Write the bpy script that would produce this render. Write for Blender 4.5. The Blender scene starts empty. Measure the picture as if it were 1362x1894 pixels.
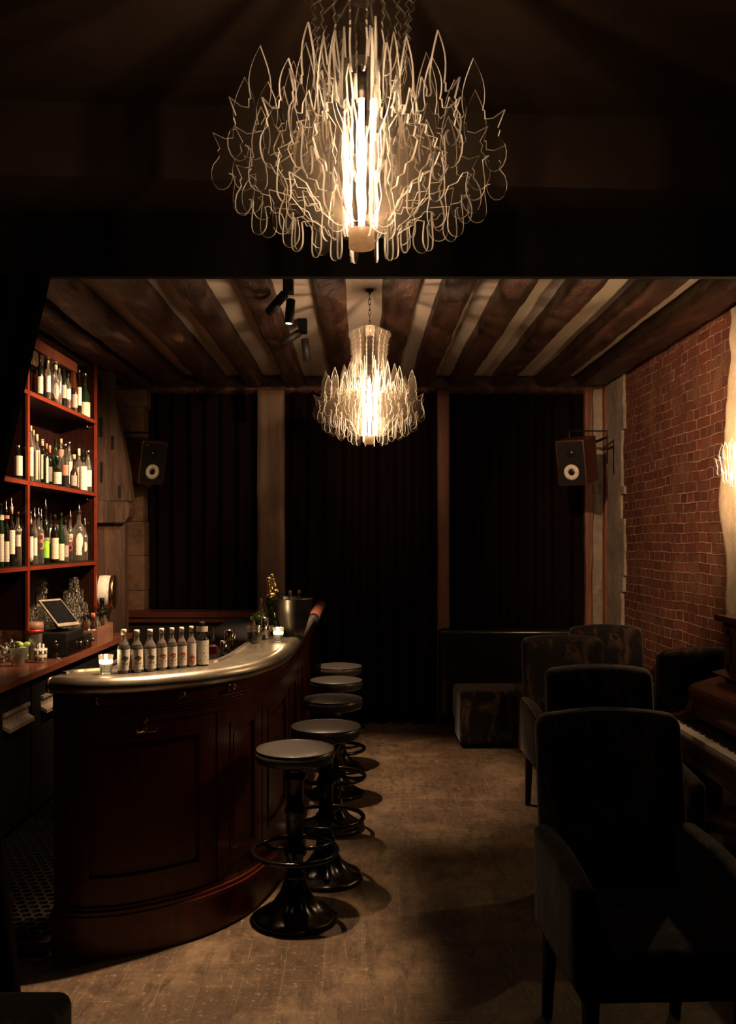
import bpy, bmesh, math, random
from mathutils import Vector, Matrix, noise
PI = math.pi
R = random.Random(7)
S = bpy.context.scene
COL = S.collection

# ------------------------------------------------------------------ camera, world, exposure
CAM_H, FPX, VX, VY = 1.65, 1650.0, 670.0, 1000.0
cd = bpy.data.cameras.new('camera'); cam = bpy.data.objects.new('camera', cd); COL.objects.link(cam)
cam.location = (0, 0, CAM_H); cam.rotation_euler = (PI/2, 0, 0)
cd.sensor_fit = 'AUTO'; cd.sensor_width = 36.0; cd.lens = FPX/1894*36
cd.shift_x = (681-VX)/1894; cd.shift_y = (VY-947)/1894
cd.clip_start = 0.05
S.camera = cam
w = bpy.data.worlds.new('world'); S.world = w; w.use_nodes = True
w.node_tree.nodes['Background'].inputs[0].default_value = (1.0, 0.62, 0.35, 1)
w.node_tree.nodes['Background'].inputs[1].default_value = 0.0012
S.view_settings.view_transform = 'Standard'; S.view_settings.look = 'None'
S.view_settings.gamma = 1.0; S.view_settings.exposure = 0.0; S.view_settings.use_curve_mapping = False
S.cycles.use_denoising = True
S.cycles.transparent_max_bounces = 96
S.cycles.max_bounces = 8; S.cycles.diffuse_bounces = 3; S.cycles.glossy_bounces = 4; S.cycles.transmission_bounces = 6
S.cycles.sample_clamp_indirect = 4.0
S.cycles.caustics_reflective = False; S.cycles.caustics_refractive = False
WARM = (1.0, 0.63, 0.36)
# lamp strengths
SPOT_W = 210.0; SCONCE_L = 1300.0; CANDLE_W = 0.35
TUBE_FRONT = 215.0; TUBE_BACK = 560.0

def ax(px, d): return (px-VX)*d/FPX            # picture column at a distance -> metres across
def az(py, d): return CAM_H-(py-VY)*d/FPX      # picture row at a distance -> metres up

# ------------------------------------------------------------------ materials
def newmat(name):
    m = bpy.data.materials.new(name); m.use_nodes = True
    nt = m.node_tree; nt.nodes.clear()
    out = nt.nodes.new('ShaderNodeOutputMaterial')
    return m, nt, out
def node(nt, kind, **kw):
    n = nt.nodes.new(kind)
    for k, v in kw.items():
        if k.startswith('i_'):
            key = k[2:].replace('_', ' ')
            n.inputs[key].default_value = v
        else: setattr(n, k, v)
    return n
def c4(c): return (c[0], c[1], c[2], 1.0)
def ramp(nt, fac, a, b, p0=0.3, p1=0.7):
    r = nt.nodes.new('ShaderNodeValToRGB')
    r.color_ramp.elements[0].position = p0; r.color_ramp.elements[1].position = p1
    r.color_ramp.elements[0].color = c4(a); r.color_ramp.elements[1].color = c4(b)
    nt.links.new(fac, r.inputs[0]); return r.outputs[0]
def mix(nt, fac, a, b):
    n = nt.nodes.new('ShaderNodeMix'); n.data_type = 'RGBA'
    if isinstance(fac, float): n.inputs[0].default_value = fac
    else: nt.links.new(fac, n.inputs[0])
    for i, x in ((6, a), (7, b)):
        if isinstance(x, tuple): n.inputs[i].default_value = c4(x)
        else: nt.links.new(x, n.inputs[i])
    return n.outputs[2]
def coords(nt, scale=(1, 1, 1), kind='Object'):
    t = nt.nodes.new('ShaderNodeTexCoord'); mp = nt.nodes.new('ShaderNodeMapping')
    mp.inputs['Scale'].default_value = scale
    nt.links.new(t.outputs[kind], mp.inputs[0]); return mp.outputs[0]
def noi(nt, vec, scale=5, detail=4, rough=.6, dist=0.0):
    n = nt.nodes.new('ShaderNodeTexNoise'); n.inputs['Scale'].default_value = scale
    n.inputs['Detail'].default_value = detail; n.inputs['Roughness'].default_value = rough
    n.inputs['Distortion'].default_value = dist
    nt.links.new(vec, n.inputs['Vector']); return n.outputs['Fac']
def bump(nt, h, strength=.5, dist=.01, normal=None):
    b = nt.nodes.new('ShaderNodeBump'); b.inputs['Strength'].default_value = strength; b.inputs['Distance'].default_value = dist
    nt.links.new(h, b.inputs['Height'])
    if normal: nt.links.new(normal, b.inputs['Normal'])
    return b.outputs[0]
def princ(nt, out, base, rough=.5, metal=0.0, spec=.5, normal=None, **kw):
    p = nt.nodes.new('ShaderNodeBsdfPrincipled')
    if isinstance(base, tuple): p.inputs['Base Color'].default_value = c4(base)
    else: nt.links.new(base, p.inputs['Base Color'])
    if isinstance(rough, float): p.inputs['Roughness'].default_value = rough
    else: nt.links.new(rough, p.inputs['Roughness'])
    p.inputs['Metallic'].default_value = metal; p.inputs['Specular IOR Level'].default_value = spec
    for k, v in kw.items(): p.inputs[k.replace('_', ' ')].default_value = v
    if normal: nt.links.new(normal, p.inputs['Normal'])
    nt.links.new(p.outputs[0], out.inputs[0]); return p

def m_plain(name, c, rough=.5, metal=0.0, spec=.5, vary=.25, bs=0.0, scale=30):
    m, nt, out = newmat(name); v = coords(nt)
    f = noi(nt, v, scale, 3)
    col = ramp(nt, f, tuple(x*(1-vary) for x in c), tuple(min(1, x*(1+vary)) for x in c))
    nrm = bump(nt, f, bs, .002) if bs else None
    princ(nt, out, col, rough, metal, spec, nrm); return m
def m_wood(name, a, b, axis='Z', rough=.35, scale=6.0, bs=.15, spec=.5):
    m, nt, out = newmat(name)
    sc = {'X': (.12, 1, 1), 'Y': (1, .12, 1), 'Z': (1, 1, .12)}[axis]
    v = coords(nt, sc)
    f = noi(nt, v, scale*4, 6, .65, .8)
    f2 = noi(nt, coords(nt), 2.5, 3)
    col = mix(nt, f2, ramp(nt, f, a, b), tuple((x*.55+y*.1) for x, y in zip(a, b)))
    princ(nt, out, col, rough, 0.0, spec, bump(nt, f, bs, .003 if bs < .8 else .02)); return m
def m_emit(name, c, strength):
    m, nt, out = newmat(name)
    e = node(nt, 'ShaderNodeEmission'); e.inputs[0].default_value = c4(c); e.inputs[1].default_value = strength
    nt.links.new(e.outputs[0], out.inputs[0]); return m
def m_glass(name, tint=(.93, .93, .9), gl=.9, haze=0.0, hazecol=(.8, .7, .55), rough=.03, minf=.05, bs=0.0, fmul=.9):
    """a thin clear pane or vessel wall: what is behind shows through, edges and glints mirror"""
    m, nt, out = newmat(name)
    t = node(nt, 'ShaderNodeBsdfTransparent'); t.inputs[0].default_value = c4(tint)
    g = node(nt, 'ShaderNodeBsdfGlossy'); g.inputs['Color'].default_value = (gl, gl, gl*.96, 1); g.inputs['Roughness'].default_value = rough
    fr = node(nt, 'ShaderNodeFresnel'); fr.inputs[0].default_value = 1.5
    if bs:
        nb = bump(nt, noi(nt, coords(nt), 60, 2), bs, .003)
        nt.links.new(nb, g.inputs['Normal']); nt.links.new(nb, fr.inputs['Normal'])
    mx = node(nt, 'ShaderNodeMath', operation='MULTIPLY_ADD'); mx.inputs[1].default_value = fmul; mx.inputs[2].default_value = minf
    nt.links.new(fr.outputs[0], mx.inputs[0])
    a = node(nt, 'ShaderNodeMixShader'); nt.links.new(mx.outputs[0], a.inputs[0]); nt.links.new(t.outputs[0], a.inputs[1]); nt.links.new(g.outputs[0], a.inputs[2])
    last = a
    if haze:
        d = node(nt, 'ShaderNodeBsdfDiffuse'); d.inputs[0].default_value = c4(hazecol)
        tr = node(nt, 'ShaderNodeBsdfTranslucent'); tr.inputs[0].default_value = c4(hazecol)
        ad = node(nt, 'ShaderNodeMixShader'); ad.inputs[0].default_value = .5
        nt.links.new(d.outputs[0], ad.inputs[1]); nt.links.new(tr.outputs[0], ad.inputs[2])
        b = node(nt, 'ShaderNodeMixShader'); b.inputs[0].default_value = haze
        nt.links.new(a.outputs[0], b.inputs[1]); nt.links.new(ad.outputs[0], b.inputs[2]); last = b
    nt.links.new(last.outputs[0], out.inputs[0]); return m
def m_edge(name, c, clear=0.0):
    """sawn acrylic edge: milky, passes and scatters light both ways"""
    m, nt, out = newmat(name)
    d = node(nt, 'ShaderNodeBsdfDiffuse'); d.inputs[0].default_value = c4(c)
    tr = node(nt, 'ShaderNodeBsdfTranslucent'); tr.inputs[0].default_value = c4(c)
    a = node(nt, 'ShaderNodeMixShader'); a.inputs[0].default_value = .6
    nt.links.new(d.outputs[0], a.inputs[1]); nt.links.new(tr.outputs[0], a.inputs[2])
    g = node(nt, 'ShaderNodeBsdfGlossy'); g.inputs['Roughness'].default_value = .25
    b = node(nt, 'ShaderNodeMixShader'); b.inputs[0].default_value = .12
    nt.links.new(a.outputs[0], b.inputs[1]); nt.links.new(g.outputs[0], b.inputs[2])
    if clear:
        tp = node(nt, 'ShaderNodeBsdfTransparent'); e = node(nt, 'ShaderNodeMixShader'); e.inputs[0].default_value = clear
        nt.links.new(b.outputs[0], e.inputs[1]); nt.links.new(tp.outputs[0], e.inputs[2]); b = e
    nt.links.new(b.outputs[0], out.inputs[0]); return m

M = {}
M['wood_dark'] = m_wood('mahogany', (.050, .012, .006), (.115, .030, .014), 'Z', .34, 5)
M['wood_bar'] = m_wood('bar_mahogany', (.055, .0085, .0045), (.15, .026, .012), 'Z', .33, 5)
M['wood_shelf'] = m_wood('red_shelf_wood', (.15, .022, .010), (.31, .055, .026), 'Y', .28, 5)
M['wood_back'] = m_wood('cabinet_back_wood', (.012, .0035, .0025), (.034, .009, .006), 'Z', .22, 5)
M['wood_counter'] = m_wood('red_counter_wood', (.15, .042, .024), (.36, .125, .072), 'Y', .22, 5)
M['wood_post'] = m_wood('old_post_wood', (.014, .006, .003), (.16, .080, .042), 'Z', .65, 2.2, 1.0)
M['wood_grey'] = m_wood('weathered_post_wood', (.075, .042, .026), (.21, .125, .078), 'Z', .7, 3, .6)
M['wood_red'] = m_wood('red_brown_post', (.12, .035, .018), (.24, .08, .04), 'Z', .6, 3, .3)
M['wood_crate'] = m_wood('crate_wood', (.22, .10, .06), (.42, .22, .14), 'Y', .55, 6)
M['piano'] = m_wood('piano_wood', (.045, .014, .009), (.11, .035, .020), 'Y', .2, 4, .05)
M['black'] = m_plain('matt_black', (.006, .005, .005), .6, 0, .3)
M['black_gloss'] = m_plain('gloss_black', (.008, .006, .005), .18, 0, .5)
M['iron'] = m_plain('black_cast_iron', (.005, .004, .0035), .2, 0.0, .5, .3, .35, 45)
M['leather'] = m_plain('black_leather', (.046, .042, .039), .33, 0, .5, .2, .12, 160)
M['curtain'] = m_plain('black_velvet_curtain', (.0065, .003, .0024), .95, 0, .03)
M['brass'] = m_plain('brass', (.62, .42, .20), .25, 1.0)
M['baffle'] = m_plain('speaker_baffle', (.004, .0035, .003), .7, 0, .2)
M['paper_cone'] = m_plain('pale_cone', (.48, .42, .34), .6)
M['steel'] = m_plain('polished_steel', (.62, .58, .52), .16, 1.0, .5, .1)
M['pewter'] = m_plain('brushed_pewter', (.30, .29, .28), .30, 1.0, .5, .25, .08, 12)
M['gold_foil'] = m_plain('gold_foil', (.75, .55, .26), .28, 1.0, .5, .2, .3, 90)
M['handle_metal'] = m_plain('brushed_handle', (.55, .46, .36), .38, .3)
M['white'] = m_plain('off_white', (.75, .70, .60), .45)
M['cream'] = m_plain('cream_plastic', (.68, .58, .42), .4)
M['cork'] = m_plain('cork', (.62, .46, .28), .7)
M['red'] = m_plain('red_foil', (.50, .025, .015), .35)
M['pink'] = m_plain('salmon_paper', (.75, .22, .15), .6)
M['lime'] = m_plain('lime_paper', (.30, .75, .04), .5)
M['leaf'] = m_plain('herb_leaf', (.16, .26, .06), .6)
M['limefruit'] = m_plain('lime_peel', (.35, .48, .14), .4)
M['dark_ink'] = m_plain('dark_ink', (.06, .045, .04), .6)
M['red_ink'] = m_plain('red_ink', (.55, .10, .07), .6)
M['amber'] = m_plain('amber_glass', (.040, .014, .005), .08, 0, .6)
M['dark_glass'] = m_plain('dark_bottle_glass', (.008, .008, .006), .07, 0, .6)
M['green_glass'] = m_plain('green_bottle_glass', (.012, .028, .010), .07, 0, .6)
M['red_liquid'] = m_plain('red_spirit', (.16, .012, .008), .1, 0, .5)
M['brown_liquid'] = m_plain('brown_spirit', (.050, .014, .006), .1, 0, .5)
M['clear'] = m_glass('clear_bottle_glass', (.88, .89, .86), 1.0, .12, (.85, .80, .70), .05, .16, .5)
M['greenish'] = m_glass('greenish_clear_glass', (.70, .82, .70), .9, .05)
M['tumbler'] = m_glass('pressed_glass', (.92, .92, .89), 1.0, .05, (.85, .78, .66), .05, .14, .5)
def m_sparkle_glass(name):
    """crystal glass: clear walls with the sparkle painted in as small pale cells"""
    m, nt, out = newmat(name); v = coords(nt)
    vo = nt.nodes.new('ShaderNodeTexVoronoi'); vo.inputs['Scale'].default_value = 75; nt.links.new(coords(nt, (1, 1, .45)), vo.inputs['Vector'])
    fac = ramp(nt, vo.outputs['Distance'], (.75, .75, .75), (0, 0, 0), .16, .42)  # mask of the pale cells that paint glints into the glass
    t = node(nt, 'ShaderNodeBsdfTransparent'); t.inputs[0].default_value = (.90, .90, .87, 1)
    g = node(nt, 'ShaderNodeBsdfGlossy'); g.inputs['Roughness'].default_value = .06
    nb = bump(nt, vo.outputs['Distance'], .8, .006); nt.links.new(nb, g.inputs['Normal'])
    d = node(nt, 'ShaderNodeBsdfDiffuse'); d.inputs[0].default_value = (.85, .80, .70, 1); tr = node(nt, 'ShaderNodeBsdfTranslucent'); tr.inputs[0].default_value = (.85, .80, .70, 1)
    def mx(f, a, b):
        k = node(nt, 'ShaderNodeMixShader')
        if isinstance(f, float): k.inputs[0].default_value = f
        else: nt.links.new(f, k.inputs[0])
        nt.links.new(a.outputs[0], k.inputs[1]); nt.links.new(b.outputs[0], k.inputs[2]); return k
    o = mx(fac, mx(.16, t, g), mx(.35, mx(.5, d, tr), g)); nt.links.new(o.outputs[0], out.inputs[0]); return m
M['sparkle_glass'] = m_sparkle_glass('crystal_painted_sparkle')
M['shelf_glass'] = m_glass('shelf_glass', (.80, .88, .80), .9, .04)
M['acrylic'] = m_glass('clear_acrylic_sheet', (.99, .987, .98), .22, .024, (.90, .76, .60), .14, .0, 0.0, .10)
M['sleeve'] = m_glass('clear_sleeve_tube', (.995, .992, .985), .8, 0, (1, 1, 1), .05, .0, 0.0, .15)
M['acrylic_edge'] = m_edge('sawn_acrylic_edge', (.90, .82, .70), .22)
M['frost'] = m_edge('frosted_acrylic', (.72, .60, .46))
M['flame'] = m_emit('candle_flame', (1, .72, .36), 60.0)
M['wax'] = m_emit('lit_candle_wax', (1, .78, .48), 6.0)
M['lens'] = m_emit('lit_spot_lens', (1, .80, .50), 14.0)
M['screen'] = m_plain('dark_screen', (.010, .011, .012), .12, 0, .5)
M['grey_shell'] = m_plain('grey_plastic_shell', (.32, .28, .22), .4)
M['rubber'] = m_plain('black_rubber', (.018, .016, .014), .55)
M['ivory'] = m_plain('ivory_key', (.62, .56, .46), .3, 0, .5, .12)

# label paper with small printed lines
def m_label(name, paper, ink, w=.016, h=.008):
    m, nt, out = newmat(name)
    t = nt.nodes.new('ShaderNodeTexCoord')
    sx = nt.nodes.new('ShaderNodeSeparateXYZ'); nt.links.new(t.outputs['Object'], sx.inputs[0])
    cx = nt.nodes.new('ShaderNodeCombineXYZ'); nt.links.new(sx.outputs[0], cx.inputs[0]); nt.links.new(sx.outputs[2], cx.inputs[1])
    b = nt.nodes.new('ShaderNodeTexBrick'); nt.links.new(cx.outputs[0], b.inputs[0])
    b.inputs['Scale'].default_value = 1.0; b.inputs['Brick Width'].default_value = w; b.inputs['Row Height'].default_value = h*2
    b.inputs['Mortar Size'].default_value = h*.62; b.inputs['Mortar Smooth'].default_value = .15
    b.inputs['Color1'].default_value = c4(ink); b.inputs['Color2'].default_value = c4(tuple(.6*i+.4*p for i, p in zip(ink, paper)))
    b.inputs['Mortar'].default_value = c4(paper)
    n = noi(nt, coords(nt), 45, 2)
    col = mix(nt, ramp(nt, n, (0, 0, 0), (1, 1, 1), .42, .55), b.outputs[0], paper)
    princ(nt, out, col, .55, 0, .3); return m
M['label'] = m_label('cream_label', (.78, .68, .50), (.25, .18, .13))
M['label_white'] = m_label('white_label', (.85, .79, .66), (.40, .30, .25))
M['label_grey'] = m_label('grey_label', (.40, .35, .30), (.12, .09, .07))
M['label_big'] = m_label('bold_printed_label', (.80, .72, .55), (.05, .04, .03), .02, .014)

def m_velvet():
    m, nt, out = newmat('black_velvet_painted_sheen')
    v = coords(nt)
    f = noi(nt, coords(nt, (1, 1, .45)), 9, 5, .7, 1.2)
    col = ramp(nt, f, (.006, .0035, .003), (.10, .056, .035), .50, .72)  # crushed-velvet patches, the brown highlights of the nap painted into the colour
    princ(nt, out, col, .8, 0, .15, bump(nt, noi(nt, v, 14, 3), .3, .01), Sheen_Weight=.3, Sheen_Roughness=.4); return m
M['velvet'] = m_velvet()
def m_brick():
    m, nt, out = newmat('old_red_brick')
    t = nt.nodes.new('ShaderNodeTexCoord')
    sx = nt.nodes.new('ShaderNodeSeparateXYZ'); nt.links.new(t.outputs['Object'], sx.inputs[0])
    cx = nt.nodes.new('ShaderNodeCombineXYZ'); nt.links.new(sx.outputs[1], cx.inputs[0]); nt.links.new(sx.outputs[2], cx.inputs[1])
    nz = nt.nodes.new('ShaderNodeTexNoise'); nz.inputs['Scale'].default_value = 1.7; nz.inputs['Detail'].default_value = 2
    nz2 = nt.nodes.new('ShaderNodeTexNoise'); nz2.inputs['Scale'].default_value = 14; nz2.inputs['Detail'].default_value = 3
    for q in (nz, nz2): nt.links.new(t.outputs['Object'], q.inputs['Vector'])
    def off(nd, amp):
        a = node(nt, 'ShaderNodeVectorMath', operation='SUBTRACT'); a.inputs[1].default_value = (.5, .5, .5)
        nt.links.new(nd.outputs['Color'], a.inputs[0])
        b = node(nt, 'ShaderNodeVectorMath', operation='SCALE'); b.inputs['Scale'].default_value = amp
        nt.links.new(a.outputs[0], b.inputs[0]); return b.outputs[0]
    a1 = node(nt, 'ShaderNodeVectorMath', operation='ADD'); nt.links.new(cx.outputs[0], a1.inputs[0]); nt.links.new(off(nz, .045), a1.inputs[1])
    a2 = node(nt, 'ShaderNodeVectorMath', operation='ADD'); nt.links.new(a1.outputs[0], a2.inputs[0]); nt.links.new(off(nz2, .022), a2.inputs[1])
    b = nt.nodes.new('ShaderNodeTexBrick'); b.squash = .5; b.squash_frequency = 2; b.offset = .5
    nt.links.new(a2.outputs[0], b.inputs[0])
    b.inputs['Scale'].default_value = 1.0; b.inputs['Brick Width'].default_value = .225; b.inputs['Row Height'].default_value = .068
    b.inputs['Mortar Size'].default_value = .0060; b.inputs['Mortar Smooth'].default_value = .6; b.inputs['Bias'].default_value = -.1
    b.inputs['Color1'].default_value = (.170, .045, .024, 1); b.inputs['Color2'].default_value = (.070, .016, .009, 1)
    b.inputs['Mortar'].default_value = (.44, .30, .20, 1)
    v = t.outputs['Object']
    f = noi(nt, v, 3.2, 5, .65)
    smear = ramp(nt, f, (0, 0, 0), (.7, .7, .7), .50, .72)
    col = mix(nt, ramp(nt, noi(nt, v, 7, 4, .7), (0, 0, 0), (.8, .8, .8), .42, .62), b.outputs[0], (.105, .030, .017))
    col = mix(nt, smear, col, (.21, .105, .060))
    fine = noi(nt, v, 55, 4, .7)
    col2 = mix(nt, fine, col, mix(nt, .5, col, (.03, .012, .008)))
    inv = node(nt, 'ShaderNodeMath', operation='MULTIPLY_ADD'); inv.inputs[1].default_value = .35; nt.links.new(fine, inv.inputs[0]); nt.links.new(b.outputs['Fac'], inv.inputs[2])
    h2 = node(nt, 'ShaderNodeMath', operation='MULTIPLY_ADD'); h2.inputs[1].default_value = .8; nt.links.new(f, h2.inputs[0]); nt.links.new(inv.outputs[0], h2.inputs[2])
    princ(nt, out, col2, .82, 0, .25, bump(nt, h2.outputs[0], 1.0, .02)); return m
M['brick'] = m_brick()
def m_plaster(name, a, b, scale=4, bs=.5):
    m, nt, out = newmat(name); v = coords(nt)
    f = noi(nt, v, scale, 6, .65); g = noi(nt, v, scale*6, 5, .7)
    col = mix(nt, .35, ramp(nt, f, a, b, .35, .68), ramp(nt, g, a, b, .4, .6))
    princ(nt, out, col, .85, 0, .2, bump(nt, g, bs, .006)); return m
M['ceil_plaster'] = m_plaster('ceiling_plaster', (.68, .56, .44), (.80, .67, .54), 2, .25)
M['grey_plaster'] = m_plaster('grey_wall_plaster', (.14, .108, .083), (.33, .26, .20), 2.5, .7)
M['stone'] = m_plaster('sandstone', (.065, .036, .022), (.19, .112, .068), 3, .8)
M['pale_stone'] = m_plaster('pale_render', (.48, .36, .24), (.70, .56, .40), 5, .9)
M['front_ceiling'] = m_plaster('dark_painted_ceiling', (.062, .038, .025), (.088, .055, .037), 2, .1)
M['front_dark'] = m_plaster('black_brown_paint', (.014, .009, .007), (.020, .014, .010), 2, .1)
def m_beam():
    m, nt, out = newmat('rough_hewn_oak')
    v = coords(nt, (1, .35, 1))
    f = noi(nt, v, 9, 7, .68, 1.0); f2 = noi(nt, coords(nt), 3, 4)
    vo = nt.nodes.new('ShaderNodeTexVoronoi'); vo.inputs['Scale'].default_value = 9; nt.links.new(coords(nt, (.9, .45, 1)), vo.inputs['Vector'])
    col = mix(nt, f2, ramp(nt, f, (.014, .005, .003), (.155, .064, .036), .32, .72), (.050, .020, .012))
    ad = node(nt, 'ShaderNodeMath', operation='MULTIPLY_ADD'); ad.inputs[1].default_value = .5; nt.links.new(vo.outputs['Distance'], ad.inputs[0]); nt.links.new(f, ad.inputs[2])
    princ(nt, out, col, .42, 0, .6, bump(nt, ad.outputs[0], 1.0, .06)); return m
M['beam'] = m_beam()
def m_floor():
    m, nt, out = newmat('worn_dark_floorboards')
    t = nt.nodes.new('ShaderNodeTexCoord'); v = t.outputs['Object']
    sx = nt.nodes.new('ShaderNodeSeparateXYZ'); nt.links.new(v, sx.inputs[0])
    cx = nt.nodes.new('ShaderNodeCombineXYZ'); nt.links.new(sx.outputs[1], cx.inputs[0]); nt.links.new(sx.outputs[0], cx.inputs[1])
    b = nt.nodes.new('ShaderNodeTexBrick'); nt.links.new(cx.outputs[0], b.inputs[0]); b.offset = .37
    b.inputs['Scale'].default_value = 1.0; b.inputs['Brick Width'].default_value = 2.1; b.inputs['Row Height'].default_value = .15
    b.inputs['Mortar Size'].default_value = .0022; b.inputs['Mortar Smooth'].default_value = .2
    b.inputs['Color1'].default_value = (.112, .075, .047, 1); b.inputs['Color2'].default_value = (.080, .052, .031, 1); b.inputs['Mortar'].default_value = (.15, .105, .066, 1)
    grain = noi(nt, coords(nt, (1, .06, 1)), 26, 6, .7)
    worn = noi(nt, v, 2.3, 7, .72)
    fine = noi(nt, v, 38, 5, .75)
    col = mix(nt, ramp(nt, grain, (0, 0, 0), (.8, .8, .8), .35, .75), b.outputs[0], (.050, .033, .021))
    col = mix(nt, ramp(nt, worn, (0, 0, 0), (.9, .9, .9), .47, .66), col, (.20, .14, .088))
    col = mix(nt, ramp(nt, fine, (0, 0, 0), (.85, .85, .85), .56, .68), col, (.27, .195, .125))
    dk = noi(nt, coords(nt, (1, .35, 1)), 17, 6, .75)
    col = mix(nt, ramp(nt, dk, (0, 0, 0), (.85, .85, .85), .50, .68), col, (.030, .019, .012))
    # scratches along and across
    for sc, rot in (((70, 1.6, 1), 0), ((2.5, 60, 1), 0), ((75, 3, 1), .12), ((70, 4, 1), -.1)):
        rm = nt.nodes.new('ShaderNodeMapping'); rm.inputs['Rotation'].default_value = (0, 0, rot); nt.links.new(v, rm.inputs[0])
        sm = nt.nodes.new('ShaderNodeMapping'); sm.inputs['Scale'].default_value = sc; nt.links.new(rm.outputs[0], sm.inputs[0]); sn = noi(nt, sm.outputs[0], 1.0, 2, .5)
        col = mix(nt, ramp(nt, sn, (0, 0, 0), (.5, .5, .5), .68, .73), col, (.24, .172, .11))
    princ(nt, out, col, .62, 0, .3, bump(nt, fine, .25, .003)); return m
M['floor'] = m_floor()
def m_zinc():
    m, nt, out = newmat('worn_brass_zinc_top')
    v = coords(nt); f = noi(nt, v, 5, 6, .7); g = noi(nt, v, 60, 4, .7)
    col = mix(nt, .4, ramp(nt, f, (.33, .30, .235), (.55, .50, .40)), ramp(nt, g, (.29, .26, .20), (.52, .47, .38)))
    rg = node(nt, 'ShaderNodeMapRange'); rg.inputs[3].default_value = .22; rg.inputs[4].default_value = .42; nt.links.new(f, rg.inputs[0])
    p = princ(nt, out, col, .3, .9, .5, bump(nt, g, .08, .002)); nt.links.new(rg.outputs[0], p.inputs['Roughness']); return m
M['zinc'] = m_zinc()
def m_mat():
    m, nt, out = newmat('honeycomb_rubber')
    princ(nt, out, (.013, .011, .009), .5, 0, .3); return m
M['mat'] = m_mat()

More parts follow.
